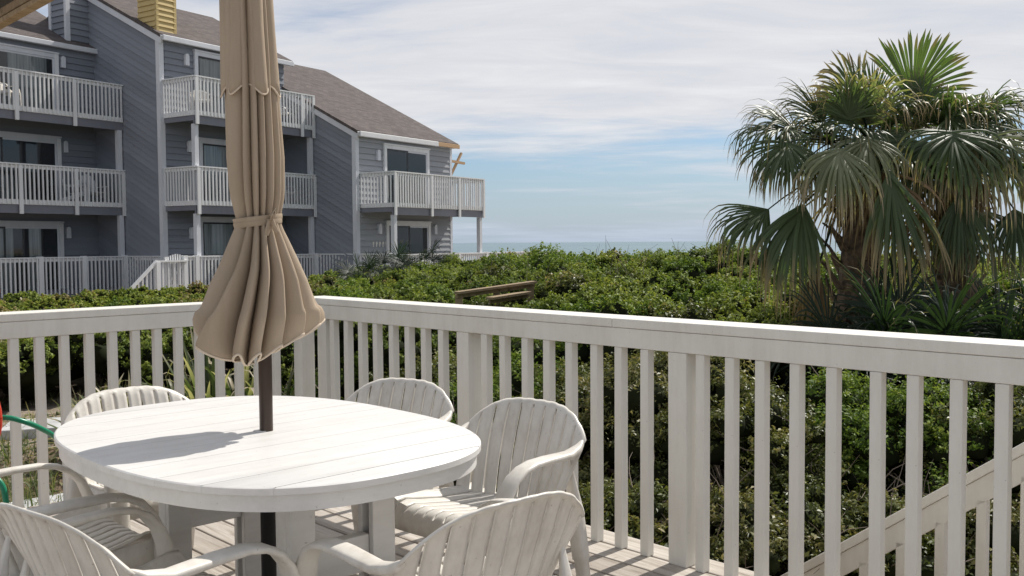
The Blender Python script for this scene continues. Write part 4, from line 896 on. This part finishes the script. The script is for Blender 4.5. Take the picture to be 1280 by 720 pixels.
def palm(base, crown, label, leaves, seed, rt=.17, dead=7, extra=12):
    rr = random.Random(seed); t = empty('palm_tree', base, 0, label, 'palm tree', 'fan palms behind the right railing'); O = Vector(base); C = Vector(crown) - O
    s = MB(); P = [Vector((0, 0, 0)) + C * f + Vector((.05 * math.sin(f * 3), .04 * math.sin(f * 2.2), 0)) for f in np.linspace(0, 1, 12)]
    s.tube(P, [rt * (1.15 - .25 * f) for f in np.linspace(0, 1, 12)], 14)
    tr = s.build('trunk', M['bark'], t, smooth=60)
    s = MB(); H_ = C.z; n = int(H_ / .05)
    for k in range(n):                                  # old leaf bases (boots) in a criss-cross spiral
        f = .15 + .85 * k / n; a = k * 2.399 + rr.gauss(0, .12); c = C * f; d = Vector((math.cos(a), math.sin(a), 0)); L = rr.uniform(.16, .30)
        p0 = c + d * (rt * .85) - Vector((0, 0, .08)); p1 = p0 + d * (.07 + .05 * rr.random()) + Vector((0, 0, L * .6)); p2 = p1 + d * rr.uniform(.02, .12) + Vector((0, 0, L * .4))
        s.sweep([p0, p1, p2], [(.055, .02), (.035, .014), (.022, .008)], 6, up=d)
    s.build('leaf_bases', M['bark'], tr)
    frs = {}; ps = MB(); pd = MB()
    for (hub, fwd, nrm, Rad, kw, mt) in leaves:
        fr = Fr(); hub = Vector(hub) - O; d = petiole(ps, C + Vector((rr.gauss(0, .05), rr.gauss(0, .05), rr.uniform(-.15, .1))), hub, .15)
        fan(fr, (0, 0, 0), fwd, nrm, Rad, rr=rr, **kw)
        me = np_mesh('frond', np.array([tuple(v) for v in fr.V]), np.array(fr.Q), [M[mt]], {'along': fr.A, 'rnd': fr.Rn}); o = link('frond', me, t); o.location = hub
    for k in range(extra):                              # the rest of the crown all round
        a = rr.uniform(0, 6.283); el = rr.uniform(-.1, 1.1); d = Vector((math.cos(a) * math.cos(el), math.sin(a) * math.cos(el), math.sin(el))); hub = C + d * rr.uniform(.35, .62) + Vector((0, .15, -.08))
        petiole(ps, C, hub, .15); fr = Fr(); fan(fr, (0, 0, 0), d + Vector((0, 0, -.15)), Vector((0, 0, 1)) + d * .2, rr.uniform(.48, .68), rr=rr, droop=rr.uniform(.4, 1.2), split=1, nseg=34, steps=7, span=R(180))
        o = link('frond', np_mesh('frond', np.array([tuple(v) for v in fr.V]), np.array(fr.Q), [M['frond' if k % 3 else 'frond_dry']], {'along': fr.A, 'rnd': fr.Rn}), t); o.location = hub
    for k in range(dead):                               # dry leaves hanging against the trunk
        a = rr.uniform(0, 6.283); d = Vector((math.cos(a), math.sin(a), 0)); hub = C + d * rr.uniform(.28, .5) + Vector((0, 0, rr.uniform(-.65, -.15)))
        petiole(pd, C + Vector((0, 0, -.25)), hub, .05); fr = Fr(); fan(fr, (0, 0, 0), d * .25 + Vector((0, 0, -1)), d, rr.uniform(.55, .8), rr=rr, droop=1.0, span=R(150), nseg=24, steps=6, wmul=.8, jit=.25)
        o = link('frond', np_mesh('frond', np.array([tuple(v) for v in fr.V]), np.array(fr.Q), [M['frond_dead' if k % 3 else 'frond_dry']], {'along': fr.A, 'rnd': fr.Rn}), t); o.location = hub
    ps.build('petioles', M['palmetto'], t, smooth=60); pd.build('dry_petioles', M['frond_dead'], t, smooth=60)
    return t
def px_dir(px0, py0, px1, py1, depth=0.0):
    """direction in the plane facing the deck, with some depth towards (-) or away (+)"""
    v = c_r * (px1 - px0) - c_u * (py1 - py0); v = v.normalized(); return (v + Vector((0, 1, 0)) * depth).normalized()
Y_ = Vector((0, -1, 0)); Zu = Vector((0, 0, 1))
D1, D2 = 8.6, 8.9
def lf(hx, hy, d, tx, ty, dep, nrm, Rad, mt='frond', **kw):
    k = dict(droop=.9, split=1, nseg=46); k.update(kw); return (at(hx, hy, d), px_dir(hx, hy, tx, ty, dep), nrm, Rad, k, mt)
L1 = [lf(1075, 132, 8.5, 1038, 92, -.1, Zu * .5 + Y_, .52, 'frond', droop=.35, span=R(105), split=0, fuse=.8, jit=.04, nseg=30),
      lf(1092, 130, 8.7, 1088, 80, .4, Y_ + Zu * .3, .46, 'frond_fresh', droop=.1, span=R(90), split=0),
      lf(985, 162, 8.4, 925, 168, -.2, Zu + Y_ * .3, .66, 'frond', droop=1.2, span=R(190)),
      lf(985, 178, 8.1, 950, 235, -.5, Y_ * .5 + Zu, .62, 'frond', droop=1.1, span=R(150)),
      lf(1040, 165, 9.0, 985, 130, .5, Zu + Y_ * .2, .62, 'frond', droop=.7),
      lf(1050, 186, 7.9, 1034, 250, -.5, Y_ + Zu * .6, .72, 'frond_dry', droop=1.1, span=R(125)),
      lf(1108, 212, 7.8, 1112, 300, -.35, Y_ + Zu * .5, .92, 'frond', droop=.9, span=R(130), tip=None) if False else lf(1112, 214, 7.8, 1120, 300, -.15, Y_ + Zu * .3, .98, 'frond', droop=.5, span=R(66), nseg=30),
      lf(1085, 172, 8.0, 1075, 215, -.6, Y_ + Zu, .60, 'frond_dry', droop=1.2, span=R(150)),
      lf(960, 262, 8.3, 908, 290, -.2, Y_ * .6 + Zu, .72, 'frond', droop=1.5, span=R(110), nseg=36),
      lf(1000, 168, 8.5, 945, 140, -.1, Zu + Y_ * .5, .62, 'frond', droop=.5, span=R(150)),
      lf(1030, 152, 8.6, 998, 118, .1, Zu + Y_ * .7, .55, 'frond', droop=.4, span=R(140)),
      lf(1012, 196, 8.3, 940, 212, -.2, Zu + Y_ * .4, .68, 'frond', droop=1.2, span=R(150)),
      lf(1060, 150, 8.3, 1062, 110, -.2, Y_ + Zu * .5, .5, 'frond', droop=.5, span=R(150)),
      lf(1095, 165, 8.3, 1110, 200, -.5, Y_ + Zu * .8, .55, 'frond', droop=1.1, span=R(160)),
      lf(1004, 256, 8.1, 974, 320, -.3, Y_ + Zu * .4 + Vector((-.4, 0, 0)), .95, 'frond', droop=1.4, span=R(80), nseg=34),
      lf(1030, 200, 9.2, 960, 180, .4, Zu, .55, 'frond', droop=.6),
      lf(1020, 342, 8.2, 1012, 410, -.1, Y_ + Zu * .2, .55, 'frond_dead', droop=1.0, span=R(70), nseg=22, split=0),
      lf(1100, 160, 8.9, 1130, 190, .3, Zu + Y_ * .3, .6, 'frond', droop=1.0),
      lf(1075, 160, 8.2, 1030, 160, -.5, Zu + Y_ * .5, .5, 'frond', droop=.9)]
L2 = [lf(1138, 122, 8.7, 1170, 68, .1, Y_ + Zu * .15, .62, 'frond_fresh', droop=.12, span=R(150), split=0, nseg=42, fuse=.8, jit=.03, wmul=1.15),
      lf(1150, 150, 8.6, 1158, 105, .2, Y_ + Zu * .2, .50, 'frond', droop=.35, span=R(170)),
      lf(1185, 148, 8.4, 1235, 160, -.3, Zu + Y_ * .8, .80, 'frond', droop=.8, span=R(220)),
      lf(1222, 140, 8.9, 1268, 120, .2, Zu + Y_ * .4, .70, 'frond', droop=.9, span=R(220)),
      lf(1240, 165, 8.3, 1290, 190, -.2, Zu + Y_ * .5, .85, 'frond', droop=1.2),
      lf(1190, 165, 8.0, 1190, 240, -.6, Y_ + Zu * .7, .75, 'frond', droop=1.1, span=R(190)),
      lf(1225, 175, 8.1, 1250, 250, -.4, Y_ + Zu * .6, .80, 'frond_dry', droop=1.2, span=R(180)),
      lf(1199, 242, 8.0, 1202, 330, -.10, Y_ + Zu * .2, .70, 'frond', droop=.7, span=R(80), nseg=30),
      lf(1268, 262, 8.4, 1270, 330, -.2, Y_ + Zu * .4, .62, 'frond', droop=1.0, span=R(110)),
      lf(1155, 178, 8.2, 1150, 240, -.4, Y_ + Zu * .6, .70, 'frond', droop=1.2, span=R(190)),
      lf(1262, 205, 8.9, 1330, 240, .1, Zu, .8, 'frond', droop=1.3),
      lf(1160, 190, 8.6, 1158, 240, -.1, Y_ + Zu * .3, .5, 'frond_dry', droop=1.2, span=R(120)),
      lf(1222, 225, 8.7, 1225, 300, -.1, Y_ + Zu * .3, .45, 'frond_dead', droop=1.2, span=R(90))]
def grd(px, d): q = at(px, 360, d); return (q.x, q.y, float(ground_z(np.array(q.x), np.array(q.y))))
palm(grd(1052, D1), tuple(at(1082, 188, D1)), 'left of the two shaggy fan palms, with drooping brown tipped leaves and a rough trunk', L1, 3)
palm(grd(1196, D2), tuple(at(1190, 192, D2)), 'right of the two shaggy fan palms, with the tall upright green fan on top', L2, 8)
def palmetto(px, d, z, n, Rad, lab, seed, mt='palmetto', grp='low palmettos', spread=.9):
    rr = random.Random(seed); c = at(px, 360, d); zb = float(ground_z(np.array(c.x), np.array(c.y))); t = empty('saw_palmetto', (c.x, c.y, zb), 0, lab, 'palmetto', grp); C = Vector((0, 0, z - zb - .45)); ps = MB()
    for k in range(n):
        a = k * 2.399 + rr.gauss(0, .3); el = rr.uniform(.1, 1.2); d_ = Vector((math.cos(a) * math.cos(el), math.sin(a) * math.cos(el), math.sin(el))); hub = C + d_ * rr.uniform(.4, .75) * spread
        petiole(ps, (0, 0, max(0, C.z - .5)), hub, .1, .010, .007); fr = Fr(); fan(fr, (0, 0, 0), d_ + Vector((0, 0, .1)), Zu - d_ * .3 + Vector((0, -.4, 0)), Rad * rr.uniform(.8, 1.1), rr=rr, droop=rr.uniform(.2, .7), split=0, nseg=26, steps=6, span=R(210), wmul=.85)
        o = link('frond', np_mesh('frond', np.array([tuple(v) for v in fr.V]), np.array(fr.Q), [M[mt]], {'along': fr.A, 'rnd': fr.Rn}), t); o.location = hub
    ps.build('petioles', M['palmetto'], t, smooth=60)
palmetto(1075, 7.6, .62, 10, .62, 'dark low palmetto under the left palm trunk, fans over the top rail', 1)
palmetto(1135, 7.3, .66, 10, .60, 'dark low palmetto between the two palm trunks, behind the top rail', 2)
palmetto(1215, 7.2, .58, 10, .62, 'low palmetto at the foot of the right palm trunk', 3)
palmetto(1290, 7.0, .66, 10, .66, 'low palmetto cut by the right photo edge, its blades leaning over the rail', 4)
for i, (px, d, z, lab) in enumerate([(452, 22, .62, 'spiky palmetto in the scrub before the sunlit house corner, leftmost of three'), (487, 23, .72, 'spiky palmetto in the scrub below the sunlit house door, middle of three'), (523, 23.5, .85, 'spiky palmetto in the scrub below the sunlit house door, rightmost of three')]): palmetto(px, d, z + .25, 10, .44, lab, 30 + i, grp='palmettos before the building', spread=.75)

# ---------------------------------------------------------------- yuccas and grass in the sand by the left railing
def blades(name, pos, n, L, w, seed, mt, lab=None, cat=None, grp=None, el=(.35, 1.45), droop=.35, parent=None, kind=None):
    rr = random.Random(seed); fr = Fr()
    for k in range(n):
        a = rr.uniform(0, 6.283); e = rr.uniform(*el); d = Vector((math.cos(a) * math.cos(e), math.sin(a) * math.cos(e), math.sin(e))); LL = L * rr.uniform(.6, 1.15); q = Vector((rr.gauss(0, .02), rr.gauss(0, .02), rr.uniform(0, .12))); k0 = len(fr.V); rn = rr.random(); st_ = 7; s0 = d.cross(Zu).normalized(); dr = droop * rr.uniform(.2, 1.6); kink = rr.random() < .3
        for j in range(st_ + 1):
            t = j / st_
            if j: d = (d + Vector((0, 0, -1)) * dr * t * t * (3.2 if kink and t > .6 else .8)).normalized(); q = q + d * LL / st_
            ww = w * (.5 + 1.2 * t if t < .35 else .92 * (1 - ((t - .35) / .65) ** 1.7) + .03); up = s0.cross(d)
            fr.V += [q - s0 * ww * .5 + up * ww * .2, q, q + s0 * ww * .5 + up * ww * .2]; fr.A += [t + (.2 if kink else 0)] * 3; fr.Rn += [rn] * 3
            if j:
                b = k0 + (j - 1) * 3; fr.Q += [(b, b + 3, b + 4, b + 1), (b + 1, b + 4, b + 5, b + 2)]
    me = np_mesh(name, np.array([tuple(v) for v in fr.V]), np.array(fr.Q), [M[mt]], {'along': fr.A, 'rnd': fr.Rn}); o = link(name, me, parent); o.location = pos
    return tag(o, lab, cat, grp, kind)
for i, (px, py, L, n, lab) in enumerate([(128, 585, .62, 34, 'spiky yucca with pale bent tips behind the left armchair back'), (172, 578, .55, 30, 'spiky yucca in the sand, second from the left behind the chair back'), (222, 566, .62, 36, 'spiky yucca behind the left railing, its leaves low to the right of the chair back'), (262, 572, .95, 40, 'tall spiky yucca standing left of the umbrella hem'), (305, 568, .90, 40, 'tall spiky yucca directly under the umbrella hem'), (352, 570, .8, 36, 'spiky yucca right of the umbrella pole behind the railing')]):
    q = at(px, py, 1); k = (CAMH + .6) / (CAMH - q.z); q = Vector((0, 0, CAMH)) + (q - Vector((0, 0, CAMH))) * k
    t = empty('yucca_plant', (q.x, q.y, float(ground_z(np.array(q.x), np.array(q.y)))), 0, lab, 'yucca', 'yuccas by the left railing'); blades('leaves', (0, 0, 0), n + 14, L * 1.2, .055, 60 + i, 'yucca', parent=t, droop=.30)
    s = MB(); s.tube([(0, 0, -.05), (0, 0, .16)], [.06, .04], 10); s.build('stem', M['bark'], t)
# loose dune grass
fr_ = Fr(); rr = random.Random(77); g = None
GV, GQ, GA_, GR = [], [], [], []
for k in range(330):
    px = rr.uniform(-40, 400); d = rr.uniform(5.6, 11.5); c = at(px, 360, d); p_ = Vector((c.x, c.y, 0))
    if p_.dot(nL) < 5.25: continue
    if rr.random() > .45 + .5 * math.sin(c.x * 2.1) * math.sin(c.y * 1.7): continue
    zb = float(ground_z(np.array(c.x), np.array(c.y)))
    for j in range(26):
        a = rr.uniform(0, 6.283); e = rr.uniform(.6, 1.5); L = rr.uniform(.12, .34); d_ = Vector((math.cos(a) * math.cos(e), math.sin(a) * math.cos(e), math.sin(e))); b0 = Vector((c.x + rr.gauss(0, .09), c.y + rr.gauss(0, .09), zb - .02)); s0 = d_.cross(Zu).normalized() * .0035; m_ = b0 + d_ * L * .55; e_ = m_ + (d_ + Vector((0, 0, -.5))).normalized() * L * .45; k0 = len(GV); rn = rr.random()
        GV += [b0 - s0, b0 + s0, m_ + s0, m_ - s0, e_ + s0 * .2, e_ - s0 * .2]; GQ += [(k0, k0 + 1, k0 + 2, k0 + 3), (k0 + 3, k0 + 2, k0 + 4, k0 + 5)]; GA_ += [.1, .1, .5, .5, 1, 1]; GR += [rn] * 6
tag(link('dune_grass', np_mesh('dune_grass', np.array([tuple(v) for v in GV]), np.array(GQ), [M['grass']], {'along': GA_, 'rnd': GR})), kind='stuff')
# leaf litter and mulch chips on the sand
r = np.random.default_rng(9); n = 9000; az = R(1) * r.uniform(-31, -8, n); d = r.uniform(5.0, 11.5, n); P = np.stack([d * np.sin(az), d * np.cos(az), np.zeros(n)], 1); P[:, 2] = ground_z(P[:, 0], P[:, 1]) + .03 * np.sin(P[:, 0] * 1.7) * np.cos(P[:, 1] * 1.3) + .012
nr = r.normal(size=(n, 3)) * .35 + [0, 0, 1]; nr /= np.linalg.norm(nr, axis=1)[:, None]; t_ = np.cross(nr, r.normal(size=(n, 3))); t_ /= np.linalg.norm(t_, axis=1)[:, None]; b_ = np.cross(nr, t_); L = r.uniform(.02, .06, n)[:, None]; W = L * .3
V = np.stack([P - t_ * L, P + b_ * W, P + t_ * L, P - b_ * W], 1).reshape(-1, 3)
tag(link('leaf_litter', np_mesh('leaf_litter', V, np.arange(4 * n).reshape(-1, 4), [M['brown']], {'rnd': np.repeat(r.random(n), 4)})), kind='stuff')
